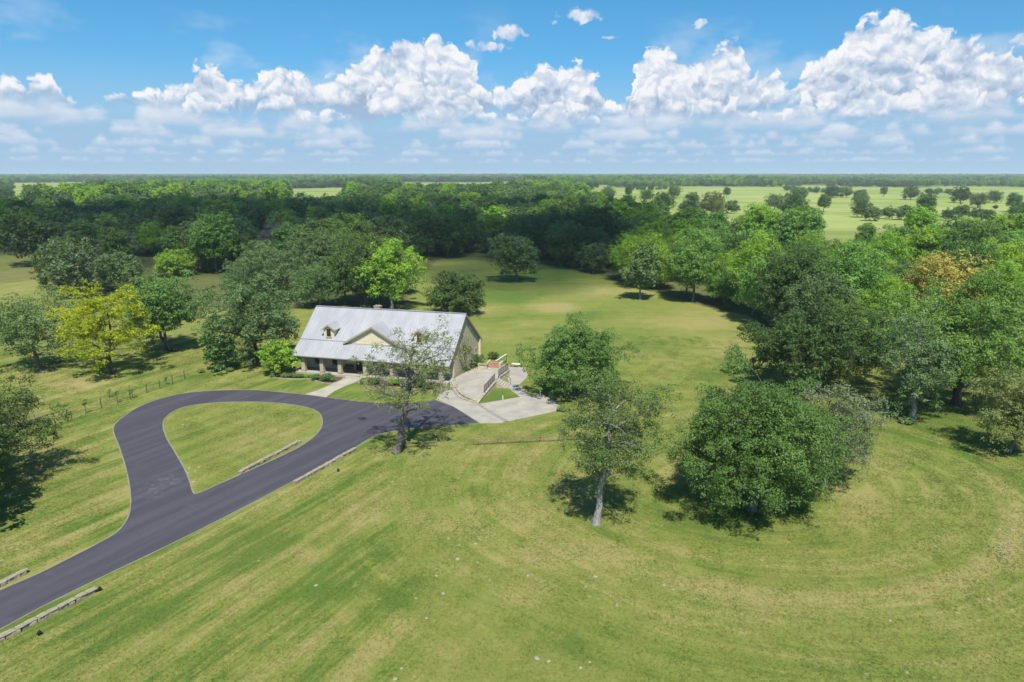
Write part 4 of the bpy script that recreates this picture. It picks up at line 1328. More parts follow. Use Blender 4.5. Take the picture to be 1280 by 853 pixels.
# a few pale farm buildings far out on the plain
for j, (a, yb, w, lab) in enumerate(((973, 222.6, 22, 'pale farm building by itself far out beyond the pasture'), (930, 223.4, 18, 'small white barn far out beyond the pasture'), (597, 220.5, 16, 'tall white building far off on the wooded plain'))):
    g = G(a, yb)
    t = thing('farm_building', lab, 'building', (g.x, g.y, 0), 0.2 * j)
    hh = 9 if j == 2 else 5
    MB().box((-w / 2, -5, 0), (w / 2, 5, hh + 6)).build('wall', M_WHITE, t)
    q = MB(); q.hexa([(-w / 2 - 0.6, -5.8, hh + 6), (-w / 2 - 0.6, 5.8, hh + 6), (-w / 2 - 0.6, 0, hh + 9)], [(w / 2 + 0.6, -5.8, hh + 6), (w / 2 + 0.6, 5.8, hh + 6), (w / 2 + 0.6, 0, hh + 9)])
    q.build('roof', M_ROOF, t)
    MB().box((-2.2, -5.12, 0), (2.2, -5.02, 4.2)).build('door', M_TAN, t)

# ------------------------------------------------------------------ the house
HO, HT = Vector((-33.74, 100.87, 0)), -0.25
HL, ZE, VB, ZB, VR, ZR, VK, ZK = 25.5, 3.02, 2.9, 4.9, 8.2, 9.08, 16.6, 3.15
HU, HV = Vector((math.cos(HT), math.sin(HT), 0)), Vector((-math.sin(HT), math.cos(HT), 0))
def on_v(px, py, v):
    """photo pixel -> (u, z) on the house plane at depth v"""
    d = pdir(px, py)
    o = Vector((0, 0, CAM_H)) - HO
    t = (v - o.dot(HV)) / d.dot(HV)
    p = o + d * t
    return p.dot(HU), p.z
def on_u(px, py, u):
    d = pdir(px, py)
    o = Vector((0, 0, CAM_H)) - HO
    t = (u - o.dot(HU)) / d.dot(HU)
    p = o + d * t
    return p.dot(HV), p.z
def roof_z(v):
    if v < VB: return ZE + (ZB - ZE) * v / VB
    if v < VR: return ZB + (ZR - ZB) * (v - VB) / (VR - VB)
    return ZR + (ZK - ZR) * (v - VR) / (VK - VR)

house = thing('house', 'long limestone ranch house with grey metal roof and columned front porch', 'house', HO, HT)
WV = 3.05
def prism_u(name, prof, u0, u1, mat, parent, **kw):
    mb = MB()
    mb.hexa([(u0, v, z) for v, z in prof], [(u1, v, z) for v, z in prof])
    return mb.build(name, mat, parent, **kw)
prism_u('wall', [(WV, 0), (VK - 0.6, 0), (VK - 0.6, roof_z(VK - 0.6) - 0.14), (VR, ZR - 0.16), (WV, roof_z(WV) - 0.14)], 0.55, HL - 0.36, M_STONE, house)
# roof: bent slab
roof = None
def slope(name, va, za, vb_, zb_, u0, u1, th, parent):
    d = Vector((0, vb_ - va, zb_ - za)).normalized()
    n = Vector((0, -d.z, d.y))
    mb = MB()
    A, B = Vector((0, va, za)), Vector((0, vb_, zb_))
    prof = [A, B, B - n * th, A - n * th]
    mb.hexa([(u0, p.y, p.z) for p in prof], [(u1, p.y, p.z) for p in prof])
    return mb.build(name, M_ROOF, parent)
def seams(parent, va, za, vb_, zb_, u0, u1, ustep=0.46, skip=None):
    mb = MB()
    d = Vector((0, vb_ - va, zb_ - za)).normalized()
    n = Vector((0, -d.z, d.y)) if d.y > 0 else Vector((0, d.z, -d.y))
    if n.z < 0: n = -n
    u = u0 + 0.02
    while u < u1:
        A = Vector((u, va, za)) + n * 0.02
        B = Vector((u, vb_, zb_)) + n * 0.02
        mb.bar(A, B, 0.045, 0.055)
        u += ustep
    o = mb.build('roof_seam', M_ROOF, parent)
    o['kind'] = 'stuff'
    return o
porch_roof = slope('porch_roof', 0, ZE, VB + 0.02, ZB, 0, HL, 0.10, house)
seams(porch_roof, 0.0, ZE, VB, ZB, 0, HL)
roof = slope('roof', VB, ZB, VR, ZR, 0, HL, 0.12, house)
seams(roof, VB, ZB, VR - 0.15, ZR - 0.12, 0, HL)
back = slope('back_roof', VK, ZK, VR + 0.01, ZR, 0, HL, -0.12, house)
seams(back, VK, ZK, VR + 0.15, ZR - 0.12, 0, HL)
MB().bar((0, VR, ZR + 0.03), (HL, VR, ZR + 0.03), 0.34, 0.05).build('ridge_cap', M_ROOF, roof)
MB().bar((0, VB - 0.02, ZB + 0.02), (HL, VB - 0.02, ZB + 0.02), 0.2, 0.03).build('roof_flashing', M_ROOF, roof)
# rake boards and soffits on both gables, eave fascia
for u in (0.06, HL - 0.06):
    for a, b in (((0, ZE), (VB, ZB)), ((VB, ZB), (VR, ZR)), ((VK, ZK), (VR, ZR))):
        MB().bar((u, a[0], a[1] - 0.17), (u, b[0], b[1] - 0.17), 0.13, 0.24).build('rake_board', M_TAN if u > 1 else M_TRIM, house)
for u0, u1 in ((0.12, 0.56), (HL - 0.37, HL - 0.12)):
    for a, b in (((WV, roof_z(WV)), (VR, ZR)), ((VK, ZK), (VR, ZR))):
        MB().bar(((u0 + u1) / 2, a[0], a[1] - 0.30), ((u0 + u1) / 2, b[0], b[1] - 0.30), u1 - u0, 0.04).build('soffit', M_TAN, house)
MB().box((0, -0.06, ZE - 0.22), (HL, 0.0, ZE + 0.0)).build('fascia', M_TRIM, house)
MB().box((0.0, -0.17, ZE - 0.10), (HL, -0.07, ZE + 0.01)).build('gutter', M_ROOF, house)
MB().box((0.3, 0.48, 2.62), (HL - 0.3, 1.02, 3.05)).build('porch_beam', M_TRIM, house)
MB().box((0.35, 0.15, 0.0), (HL - 0.35, WV - 0.01, 0.35)).build('porch_floor', M_CONC_PALE, house)
MB().box((0.5, 1.03, 2.93), (HL - 0.5, WV - 0.01, 3.0)).build('porch_ceiling', M_CREAM, house)
colx = [on_v(380, 456, 0.75)[0], on_v(403, 458, 0.75)[0], on_v(425.5, 460, 0.75)[0], on_v(457, 461, 0.75)[0], on_v(490.4, 465, 0.75)[0], on_v(521, 467, 0.75)[0], on_v(551.5, 469, 0.75)[0]]
for u in colx:
    c = MB().box((u - 0.29, 0.46, 0.35), (u + 0.29, 1.04, 2.62)).build('column', M_STONE_COL, house)
    MB().box((u - 0.36, 0.40, 0.352), (u + 0.36, 1.10, 0.60)).build('column_base', M_CAP, c)
    MB().box((u - 0.34, 0.42, 2.46), (u + 0.34, 1.08, 2.615)).build('column_cap', M_CAP, c)
# steps from the walk to the porch
sa, sb = on_v(433, 471, 0.0)[0], on_v(457, 472, 0.0)[0]
for k in range(2):
    MB().box((sa - 0.1, -0.75 + 0.38 * k, 0.0), (sb + 0.1, 0.15 if k else 0.15, 0.12 + 0.115 * k)).build('porch_step', M_CONC_PALE, house)

def window_front(pts, v, parent, mullions=(1, 1), sill=True):
    (x0, y0, x1, y1) = pts
    u0, z1 = on_v(x0, (y0), v); u1, z0 = on_v(x1, y1, v)
    return window_uv(u0, u1, z0, z1, v, parent, mullions, sill)
def window_uv(u0, u1, z0, z1, v, parent, mullions=(1, 1), sill=True, t=0.09):
    f = MB()
    f.box((u0 - t, v - 0.07, z0 - t), (u0, v, z1 + t)); f.box((u1, v - 0.07, z0 - t), (u1 + t, v, z1 + t))
    f.box((u0, v - 0.07, z1), (u1, v, z1 + t)); f.box((u0, v - 0.07, z0 - t), (u1, v, z0))
    w = f.build('window', M_TRIM, parent)
    nx, nz = mullions
    for i in range(nx + 1):
        for j in range(nz + 1):
            a0 = u0 + (u1 - u0) * i / (nx + 1) + 0.02; a1 = u0 + (u1 - u0) * (i + 1) / (nx + 1) - 0.02
            b0 = z0 + (z1 - z0) * j / (nz + 1) + 0.02; b1 = z0 + (z1 - z0) * (j + 1) / (nz + 1) - 0.02
            MB().box((a0, v - 0.025, b0), (a1, v - 0.012, b1)).build('pane', M_GLASS, w)
    s = MB()
    for i in range(1, nx + 1):
        a = u0 + (u1 - u0) * i / (nx + 1); s.box((a - 0.022, v - 0.05, z0), (a + 0.022, v - 0.005, z1))
    for j in range(1, nz + 1):
        b = z0 + (z1 - z0) * j / (nz + 1); s.box((u0, v - 0.045, b - 0.022), (u1, v - 0.004, b + 0.022))
    s.build('muntin', M_FRAME, w)
    if sill:
        MB().box((u0 - 0.15, v - 0.16, z0 - t - 0.09), (u1 + 0.15, v, z0 - t - 0.003)).build('sill', M_CAP, w)
    return w
def front_window(xc, wid, z0=0.95, z1=2.55):
    u = on_v(xc, 455, WV)[0]
    return window_uv(u - wid / 2, u + wid / 2, z0, z1, WV - 0.003, house)
for xc, wd in ((397.3, 1.0), (419, 1.0), (475, 1.7), (507, 1.6), (535, 1.0)):
    front_window(xc, wd)
# front door with side lights
ud = on_v(449.5, 460, WV)[0]
door = MB().box((ud - 0.52, WV - 0.06, 0.36), (ud + 0.52, WV - 0.003, 2.58)).build('door', M_DARKWOOD, house)
for z in (0.55, 1.55):
    MB().box((ud - 0.36, WV - 0.085, z), (ud + 0.36, WV - 0.062, z + 0.82)).build('door_panel', M_DARKWOOD, door)
MB().box((ud + 0.38, WV - 0.13, 1.30), (ud + 0.43, WV - 0.062, 1.50)).build('handle', M_WIRE, door)
f = MB(); f.box((ud - 0.66, WV - 0.10, 0.36), (ud - 0.525, WV - 0.003, 2.72)); f.box((ud + 0.525, WV - 0.10, 0.36), (ud + 0.66, WV - 0.003, 2.72)); f.box((ud - 0.52, WV - 0.10, 2.585), (ud + 0.52, WV - 0.003, 2.72))
f.build('door_frame', M_TAN, house)

# gable windows on the end wall
def gable_window(px, py, w, h):
    v, z = on_u(px, py, HL - 0.36)
    u = HL - 0.358
    f = MB()
    t = 0.08
    f.box((u, v - w / 2 - t, z - h / 2 - t), (u + 0.06, v - w / 2, z + h / 2 + t)); f.box((u, v + w / 2, z - h / 2 - t), (u + 0.06, v + w / 2 + t, z + h / 2 + t))
    f.box((u, v - w / 2, z + h / 2), (u + 0.06, v + w / 2, z + h / 2 + t)); f.box((u, v - w / 2, z - h / 2 - t), (u + 0.06, v + w / 2, z - h / 2))
    wn = f.build('window', M_TRIM, house)
    MB().box((u + 0.005, v - w / 2 + 0.01, z - h / 2 + 0.01), (u + 0.02, v + w / 2 - 0.01, z + h / 2 - 0.01)).build('pane', M_GLASS, wn)
    MB().box((u + 0.022, v - w / 2, z - 0.02), (u + 0.045, v + w / 2, z + 0.02)).build('muntin', M_FRAME, wn)
gable_window(594.7, 438.5, 0.8, 1.0)
gable_window(580.5, 446.5, 0.8, 1.2)
gable_window(595, 447.5, 0.9, 1.5)

# dormers
def dormer(xc):
    u = xc
    v0 = VB + 0.35
    zb = roof_z(v0)
    w, hh = 0.86, 1.45
    zt = zb + hh
    za = zt + 0.62
    def v_at(z): return VB + (z - ZB) / (ZR - ZB) * (VR - VB)
    d = MB()
    f = [(u - w, v0, zb - 0.25), (u + w, v0, zb - 0.25), (u + w, v0, zt), (u, v0, za), (u - w, v0, zt)]
    g = [(u - w, v_at(zt) + 0.5, zb - 0.25), (u + w, v_at(zt) + 0.5, zb - 0.25), (u + w, v_at(zt) + 0.5, zt), (u, v_at(zt) + 0.5, za), (u - w, v_at(zt) + 0.5, zt)]
    d.hexa(f, g)
    o = d.build('dormer', M_CREAM, house)
    ov = 0.28
    for s in (-1, 1):
        n = Vector((s * (za - zt), 0, w)).normalized()
        e0 = Vector((u + s * (w + ov), v0 - 0.22, zt - ov * (za - zt) / w))
        r0 = Vector((u, v0 - 0.22, za))
        e1 = Vector((e0.x, v_at(e0.z) + 0.05, e0.z)); r1 = Vector((u, v_at(za) + 0.1, za))
        th = n * 0.09
        q = MB(); q.hexa([e0 + th * 0.35, e1 + th * 0.35, r1 + th * 0.35, r0 + th * 0.35], [e0 + th * 1.3, e1 + th * 1.3, r1 + th * 1.3, r0 + th * 1.3])
        q.build('dormer_roof', M_ROOF, o)
        MB().bar(e0 + Vector((0, -0.03, -0.02)), r0 + Vector((0, -0.03, -0.02)), 0.06, 0.18).build('rake_board', M_TAN, o)
    window_uv(u - 0.36, u + 0.36, zb + 0.22, zt + 0.02, v0 - 0.002, house, (1, 1), True, 0.07)
u1d = on_v(410.9, 414, VB + 0.35)[0]
u2d = on_v(524, 420, VB + 0.35)[0]
dormer(u1d); dormer(u2d)
# broad pediment over the porch
ua, za = on_v(465.3, 408.8, VB - 0.35)
ul, zl = on_v(430, 425.3, VB - 0.35)
hw = ua - ul
v0 = VB - 0.35
zl = roof_z(v0) + 0.05
def v_at(z): return VB + (z - ZB) / (ZR - ZB) * (VR - VB)
p = MB()
p.hexa([(ul + 0.4, v0, zl), (2 * ua - ul - 0.4, v0, zl), (ua, v0, za - 0.12)], [(ul + 0.4, v_at(za) - 0.6, zl), (2 * ua - ul - 0.4, v_at(za) - 0.6, zl), (ua, v_at(za) - 0.6, za - 0.12)])
ped = p.build('pediment', M_CREAM, house)
for s in (-1, 1):
    e0 = Vector((ua + s * hw, v0 - 0.35, zl + 0.02)); r0 = Vector((ua, v0 - 0.35, za))
    e1 = Vector((ua + s * hw, v_at(zl + 0.1), zl + 0.02)); r1 = Vector((ua, v_at(za) + 0.1, za))
    n = Vector((s * (za - zl), 0, hw)).normalized() * 0.10
    q = MB(); q.hexa([e0, e1, r1, r0], [e0 + n, e1 + n, r1 + n, r0 + n]); pr = q.build('pediment_roof', M_ROOF, ped)
    MB().bar(e0 + Vector((0, -0.04, -0.05)), r0 + Vector((0, -0.04, -0.05)), 0.08, 0.24).build('rake_board', M_TAN, ped)
MB().box((ul + 0.4, v0 - 0.06, zl - 0.02), (2 * ua - ul - 0.4, v0 - 0.004, zl + 0.16)).build('base_board', M_TRIM, ped)
# chimney
uc = on_v(472.3, 384, VR + 1.0)[0]
ch = MB().box((uc - 0.5, VR + 0.6, ZR - 1.2), (uc + 0.5, VR + 1.4, ZR + 0.24)).build('chimney', M_STONE_COL, house)
MB().box((uc - 0.58, VR + 0.52, ZR + 0.242), (uc + 0.58, VR + 1.48, ZR + 0.35)).build('chimney_cap', M_CAP, ch)
for s in (-0.3, 0.3):
    MB().tube([(uc + s * 0.8, VR + 1.0, ZR + 0.34), (uc + s * 0.8, VR + 1.0, ZR + 0.52)], 0.11, 8).build('flue', M_TAN, ch)
# cream post and downpipe at the back corner of the gable
MB().box((HL - 0.355, VK - 1.15, 0.0), (HL - 0.02, VK - 0.62, roof_z(VK - 0.9) - 0.35)).build('corner_post', M_CREAM, house)
MB().tube([(HL - 0.45, 2.8, 0.05), (HL - 0.45, 2.8, 2.9)], 0.05, 6).build('downpipe', M_TRIM, house)

# ------------------------------------------------------------------ porch bench, shrubs
def hpt(u, v, z=0.0):
    return HO + HU * u + HV * v + Vector((0, 0, z))
ub = on_v(435.5, 466, 2.3)[0]
bench = thing('porch_bench', 'dark reddish bench on the porch beside the front door', 'bench', hpt(ub, 2.45, 0.35), HT)
mb = MB()
for k in range(3): MB().box((-0.75, -0.28 + k * 0.19, 0.42), (0.75, -0.12 + k * 0.19, 0.46)).build('seat_slat', M_WOOD_DK, bench)
for k in range(3): MB().box((-0.75, 0.27, 0.55 + k * 0.15), (0.75, 0.31, 0.66 + k * 0.15)).build('back_slat', M_WOOD_DK, bench)
for x in (-0.7, 0.7):
    for y in (-0.25, 0.25):
        MB().box((x - 0.03, y - 0.03, 0.0), (x + 0.03, y + 0.03, 0.418 if y < 0 else 0.95)).build('leg', M_WOOD_DK, bench)
    MB().box((x - 0.03, -0.28, 0.62), (x + 0.03, 0.22, 0.66)).build('armrest', M_WOOD_DK, bench)

def shrub(px, py, w, h, sp, label, seed, cat='shrub', name='shrub', group=None):
    b = G(px, py)
    rg = np.random.default_rng(seed)
    n = max(5, int(9 * w))
    a = rg.uniform(0, 6.28, n); r = np.sqrt(rg.uniform(0, 1, n)) * w * 0.36
    z = h * 0.42 + rg.uniform(-0.1, 0.18, n) * h
    cl = np.stack([np.cos(a) * r, np.sin(a) * r * 0.8, z, np.full(n, min(w, h) * 0.34)], -1)
    v, t = foliage(cl, rg, 9, 0.20, 9, 0.085, up=0.5)
    keep = v.reshape(-1, 4, 3)[:, :, 2].min(1) > 0.05
    v = v.reshape(-1, 4, 3)[keep].reshape(-1, 3); t = t.reshape(-1, 4)[keep].ravel()
    th = thing(name, label, cat, (b.x, b.y, 0), 0, group)
    obj('foliage', mesh_np('foliage', v, np.arange(len(v)).reshape(-1, 4), None, [LEAF[sp]], {'tint': ('FLOAT', t)}), th)
    paths = [(bez(np.array([0, 0, 0.0]), np.array([c[0] * 0.3, c[1] * 0.3, c[2] * 0.6]), c[:3], 4), np.linspace(0.03, 0.012, 4)) for c in cl[:6]]
    V, Q = np_tubes(paths, 4)
    obj('stem', mesh_np('stem', V, Q, None, [BARK]), th)
hg = 'clipped hedge shrubs along the porch bed'
for i, x in enumerate((342, 349, 356, 363, 370, 377)):
    shrub(x, 471.6 + 0.2 * i, 1.15, 0.75, 'mid', 'low clipped green shrub in the hedge row by the small light green tree', 300 + i, group=hg)
shrub(384.5, 472.8, 1.0, 0.85, 'lime', 'small bright round shrub at the end of the clipped hedge row', 310)
shrub(394, 475.2, 1.6, 1.0, 'mid', 'round green shrub beside the large bluish shrub at the porch', 311)
shrub(411, 477.2, 2.6, 1.45, 'grey', 'large bluish-green rounded shrub in front of the porch column', 312)
shrub(459, 480.8, 2.4, 1.2, 'mid', 'spreading green shrub beside the front walk and grey-green shrub', 313)
shrub(470, 480, 2.0, 1.0, 'grey', 'grey-green shrub next to the spreading shrub by the walk', 314)
shrub(490, 481.5, 2.0, 0.9, 'lime', 'light green shrub between two porch columns', 315)
shrub(505, 482, 2.4, 1.1, 'mid', 'leafy green shrub in the porch bed behind the leaning oak', 316)
shrub(524, 484, 2.6, 1.4, 'dark', 'dark green bush in the porch bed behind the leaning oak', 317)
shrub(537, 485.5, 2.0, 1.0, 'dark', 'low dark bush beside the stone border by the apron', 318)
shrub(597, 458.5, 2.4, 2.3, 'dark', 'tall dark bush against the stone gable wall', 319)
shrub(617, 449, 2.2, 1.4, 'dark', 'dark bush behind the brick steps of the terrace', 320)
shrub(252, 466, 1.3, 0.8, 'olive', 'low wispy shrub beside the small multi-stemmed tree', 321)
shrub(288, 465, 1.5, 0.7, 'grey', 'low grey shrub under the small multi-stemmed tree', 322)
shrub(1135, 530, 2.4, 0.7, 'mid', 'low leafy clump at the foot of the tall grey-green oak', 323)
shrub(702, 514, 1.6, 0.7, 'olive', 'straggly low shrub at the corner of the concrete court', 324)

# ------------------------------------------------------------------ terrace beside the gable
T = [(571,490.5,.09),(583,498,.09),(595.5,504.3,.09),(605,492.5,.42),(611.5,484.8,.72),(618.5,476.8,.95),(623.3,471.8,.95),(635.3,463.2,.95),(634,456,.95),(620,456.5,.95),(607,458,.90),(598,459,.85),(586,464,.62),(575,469,.42),(563,475,.30),(562,482,.2)]
TW = [G(*t) for t in T]
terr = thing('terrace', 'raised pale concrete terrace with stone retaining wall beside the gable', 'terrace', (0, 0, 0))
tris = tessellate_polygon([[Vector((p.x, p.y, 0)) for p in TW]])
mb = MB()
fs = []
for t in tris:
    a, b, c = (TW[i] for i in t)
    fs.append(tuple(t) if (b - a).cross(c - a).z > 0 else tuple(t[::-1]))
mb.add(TW, fs)
n = len(TW)
mb2 = MB()
mb2.v = [tuple(p) for p in TW] + [(p.x, p.y, -0.03) for p in TW]
mb2.f = fs + [(i, (i + 1) % n, n + (i + 1) % n, n + i) for i in range(n)]
me = bpy.data.meshes.new('slab'); me.from_pydata(mb2.v, [], mb2.f); me.materials.append(M_CONC)
obj('slab', me, terr)
for i in range(2, 8):
    if i == 5: continue
    a, b = TW[i], TW[i + 1]
    d = (b - a); d.z = 0; d.normalize()
    s = Vector((d.y, -d.x, 0)) * 0.03
    o2 = s * 8
    q = MB(); q.hexa([Vector((a.x, a.y, -0.02)) + s, Vector((b.x, b.y, -0.02)) + s, Vector((b.x, b.y, -0.02)) + o2, Vector((a.x, a.y, -0.02)) + o2],
                     [a + s + Vector((0, 0, 0.03)), b + s + Vector((0, 0, 0.03)), b + o2 + Vector((0, 0, 0.03)), a + o2 + Vector((0, 0, 0.03))])
    w = q.build('retaining_wall', M_STONE, terr)
    q = MB(); q.bar(a + s * 4.5 + Vector((0, 0, 0.075)), b + s * 4.5 + Vector((0, 0, 0.075)), 0.32, 0.08); q.build('coping', M_BLOCK, w)
# steps down from the terrace
D0, E0 = TW[5], TW[6]
e = (E0 - D0); e.z = 0
out = Vector((e.y, -e.x, 0)).normalized()
for k in range(5):
    q = MB()
    a, b = D0 + out * 0.36 * k, E0 + out * 0.36 * k
    z = 0.95 - 0.16 * (k + 1)
    lo = [Vector((a.x, a.y, -0.02)), Vector((b.x, b.y, -0.02)), Vector((b.x, b.y, -0.02)) + out * 0.36, Vector((a.x, a.y, -0.02)) + out * 0.36]
    q.hexa(lo, [Vector((p.x, p.y, z)) for p in lo])
    q.build('step', M_CONC_PALE, terr)
# curved low stone kerbs at the front of the terrace
for j, off in enumerate((0, 3.2)):
    cur = [G(p[0], p[1], 0.02) for p in spline([(566 + off, 486.5 - off * 0.6), (570 + off, 493 - off * 0.6), (579 + off, 499.5 - off * 0.55), (594 + off * 0.4, 504 - off * 0.3)], 5)]
    kb = ribbon('terrace_kerb', cur, 0.2, 0.16 + 0.12 * j, M_BLOCK)
    kb['label'] = ('outer curved stone kerb at the front of the terrace', 'inner curved stone kerb at the front of the terrace')[j]
    kb['category'] = 'kerb'

def railing(a, b, label, posts=5, h=1.0):
    t = thing('railing', label, 'railing', a)
    d = b - a
    for k in range(posts):
        p = d * k / (posts - 1)
        MB().tube([p, p + Vector((0, 0, h))], 0.035, 6).build('post', M_WOOD_DK, t)
    MB().bar(Vector((0, 0, h)), d + Vector((0, 0, h)), 0.07, 0.06).build('top_rail', M_WOOD_DK, t)
    MB().bar(Vector((0, 0, 0.14)), d + Vector((0, 0, 0.14)), 0.05, 0.05).build('bottom_rail', M_WOOD_DK, t)
    q = MB()
    nb = int(d.length / 0.13)
    for k in range(1, nb):
        p = d * k / nb
        q.tube([p + Vector((0, 0, 0.15)), p + Vector((0, 0, h - 0.02))], 0.014, 4)
    q.build('baluster', M_WOOD_DK, t)['kind'] = 'stuff'
up = Vector((0, 0, 0.10))
railing(TW[3] + up + (TW[4] - TW[3]) * 0.03, TW[5] + up, 'brown metal railing along the terrace edge above the grass triangle', 6, 1.0)
railing(TW[6] + up, TW[7] + up, 'brown metal railing on the terrace beyond the steps', 5, 1.0)
q0 = TW[6] + Vector((0, 0, 0)) ; q1 = Vector((E0.x, E0.y, 0)) + out * 1.8
hr = thing('handrail', 'thin sloping handrail beside the terrace steps', 'handrail', (q0.x, q0.y, 0))
MB().tube([(0, 0, 1.75), tuple(out * 1.8 + Vector((0, 0, 0.95)))], 0.03, 6).build('rail', M_WOOD_DK, hr)
MB().tube([tuple(out * 1.8), tuple(out * 1.8 + Vector((0, 0, 0.95)))], 0.03, 6).build('post', M_WOOD_DK, hr)
MB().tube([tuple(out * 0.05 + Vector((0, 0, 0.8))), tuple(out * 0.05 + Vector((0, 0, 1.75)))], 0.03, 6).build('post', M_WOOD_DK, hr)

# brick steps behind the terrace
bs_o = G(617, 459.5, 0.95)
bst = thing('brick_steps', 'orange brick steps at the back of the terrace', 'steps', (bs_o.x, bs_o.y, 0.93), HT)
for k in range(3):
    MB().box((-0.9, k * 0.35, 0.0), (0.9, 1.5, 0.17 * (k + 1))).build('step', M_BRICK, bst)
for s in (-1, 1):
    MB().box((s * 1.0 - 0.12, -0.1, -0.9), (s * 1.0 + 0.12, 1.6, 0.75)).build('cheek_wall', M_STONE, bst)
# stone planter against the gable
pl_o = G(603.5, 461, 0.85)
plt = thing('stone_planter', 'low stone planter between the gable bush and the brick steps', 'planter', (pl_o.x, pl_o.y, 0.8), HT)
MB().box((-0.7, -0.3, -0.8), (0.7, 0.4, 0.7)).build('body', M_STONE, plt)
MB().box((-0.78, -0.38, 0.702), (0.78, 0.48, 0.80)).build('cap', M_CAP, plt)
# wire panel with a white top rail
wa, wb = G(620, 455, 0.9), G(633, 446.5, 0.9)
wp = thing('garden_fence', 'wire garden fence panel with a white top rail behind the terrace', 'fence', (wa.x, wa.y, 0))
d = wb - wa; d.z = 0
for k in range(3):
    p = d * k / 2
    MB().tube([p, p + Vector((0, 0, 1.35))], 0.04, 6).build('post', M_WOOD_DK, wp)
MB().bar(Vector((0, 0, 1.38)), d + Vector((0, 0, 1.38)), 0.14, 0.12).build('top_rail', M_WHITE, wp)
q = MB()
for k in range(12):
    q.bar(Vector((0, 0, 0.12 + k * 0.10)), d + Vector((0, 0, 0.12 + k * 0.10)), 0.012, 0.012)
q.build('wire', M_WIRE, wp)['kind'] = 'stuff'

# bench on the path
bo = G(645.5, 459)
be = thing('garden_bench', 'white concrete bench at the head of the path', 'bench', (bo.x, bo.y, 0.04), HT)
MB().box((-0.75, -0.22, 0.42), (0.75, 0.22, 0.52)).build('seat', M_WHITE, be)
for x in (-0.5, 0.5):
    MB().box((x - 0.09, -0.17, 0), (x + 0.09, 0.17, 0.418)).build('leg', M_CONC, be)
# dark garden chairs by the gable wall
for j, (x, y, lab) in enumerate(((582, 464.5, 'dark metal garden chair on the terrace nearest the gable window'), (589, 462.5, 'dark metal garden chair on the terrace beside the gable bush'))):
    p = G(x, y, 0.62)
    c = thing('garden_chair', lab, 'chair', (p.x, p.y, 0.60 + 0.1 * j), HT + 0.5 + j * 0.4, 'garden chairs on the terrace')
    MB().box((-0.26, -0.26, 0.40), (0.26, 0.26, 0.45)).build('seat', M_IRON, c)
    for k in range(3): MB().box((-0.26, 0.23, 0.52 + 0.14 * k), (0.26, 0.27, 0.61 + 0.14 * k)).build('back_slat', M_IRON, c)
    for sx in (-0.23, 0.23):
        for sy in (-0.23, 0.25):
            MB().box((sx - 0.02, sy - 0.02, 0), (sx + 0.02, sy + 0.02, 0.398 if sy < 0 else 0.95)).build('leg', M_IRON, c)
# posts round the court
for x, y, h, m, lab in ((675.3, 494.6, 0.75, M_WHITE, 'white post at the back edge of the concrete court'), (687.6, 500, 0.7, M_WOOD_DK, 'brown post at the side edge of the concrete court'),
                        (628.5, 500, 0.55, M_WHITE, 'white post in the grass triangle by the terrace'), (634.7, 459, 1.5, M_CONC_PALE, 'thin pale pole at the end of the terrace railing')):
    p = G(x, y)
    t = thing('bollard', lab, 'post', (p.x, p.y, 0))
    MB().tube([(0, 0, -0.02), (0, 0, h)], 0.06 if h < 1 else 0.035, 8).build('shaft', m, t)
    MB().tube([(0, 0, h), (0, 0, h + 0.05)], [0.075 if h < 1 else 0.05, 0.03], 8).build('cap', m, t)
# stone border by the apron
p0 = G(538, 492)
rb = thing('stone_border', 'pale stone border wall at the corner of porch bed and apron', 'wall', (p0.x, p0.y, 0))
rg = random.Random(5)
for k in range(9):
    w = rg.uniform(0.3, 0.5)
    MB().box((k * 0.42, k * 0.26 - 0.2, -0.02), (k * 0.42 + 0.40, k * 0.26 + 0.22, 0.4 + rg.uniform(-0.05, 0.1))).build('stone', M_CAP, rb, bevel=0.04)

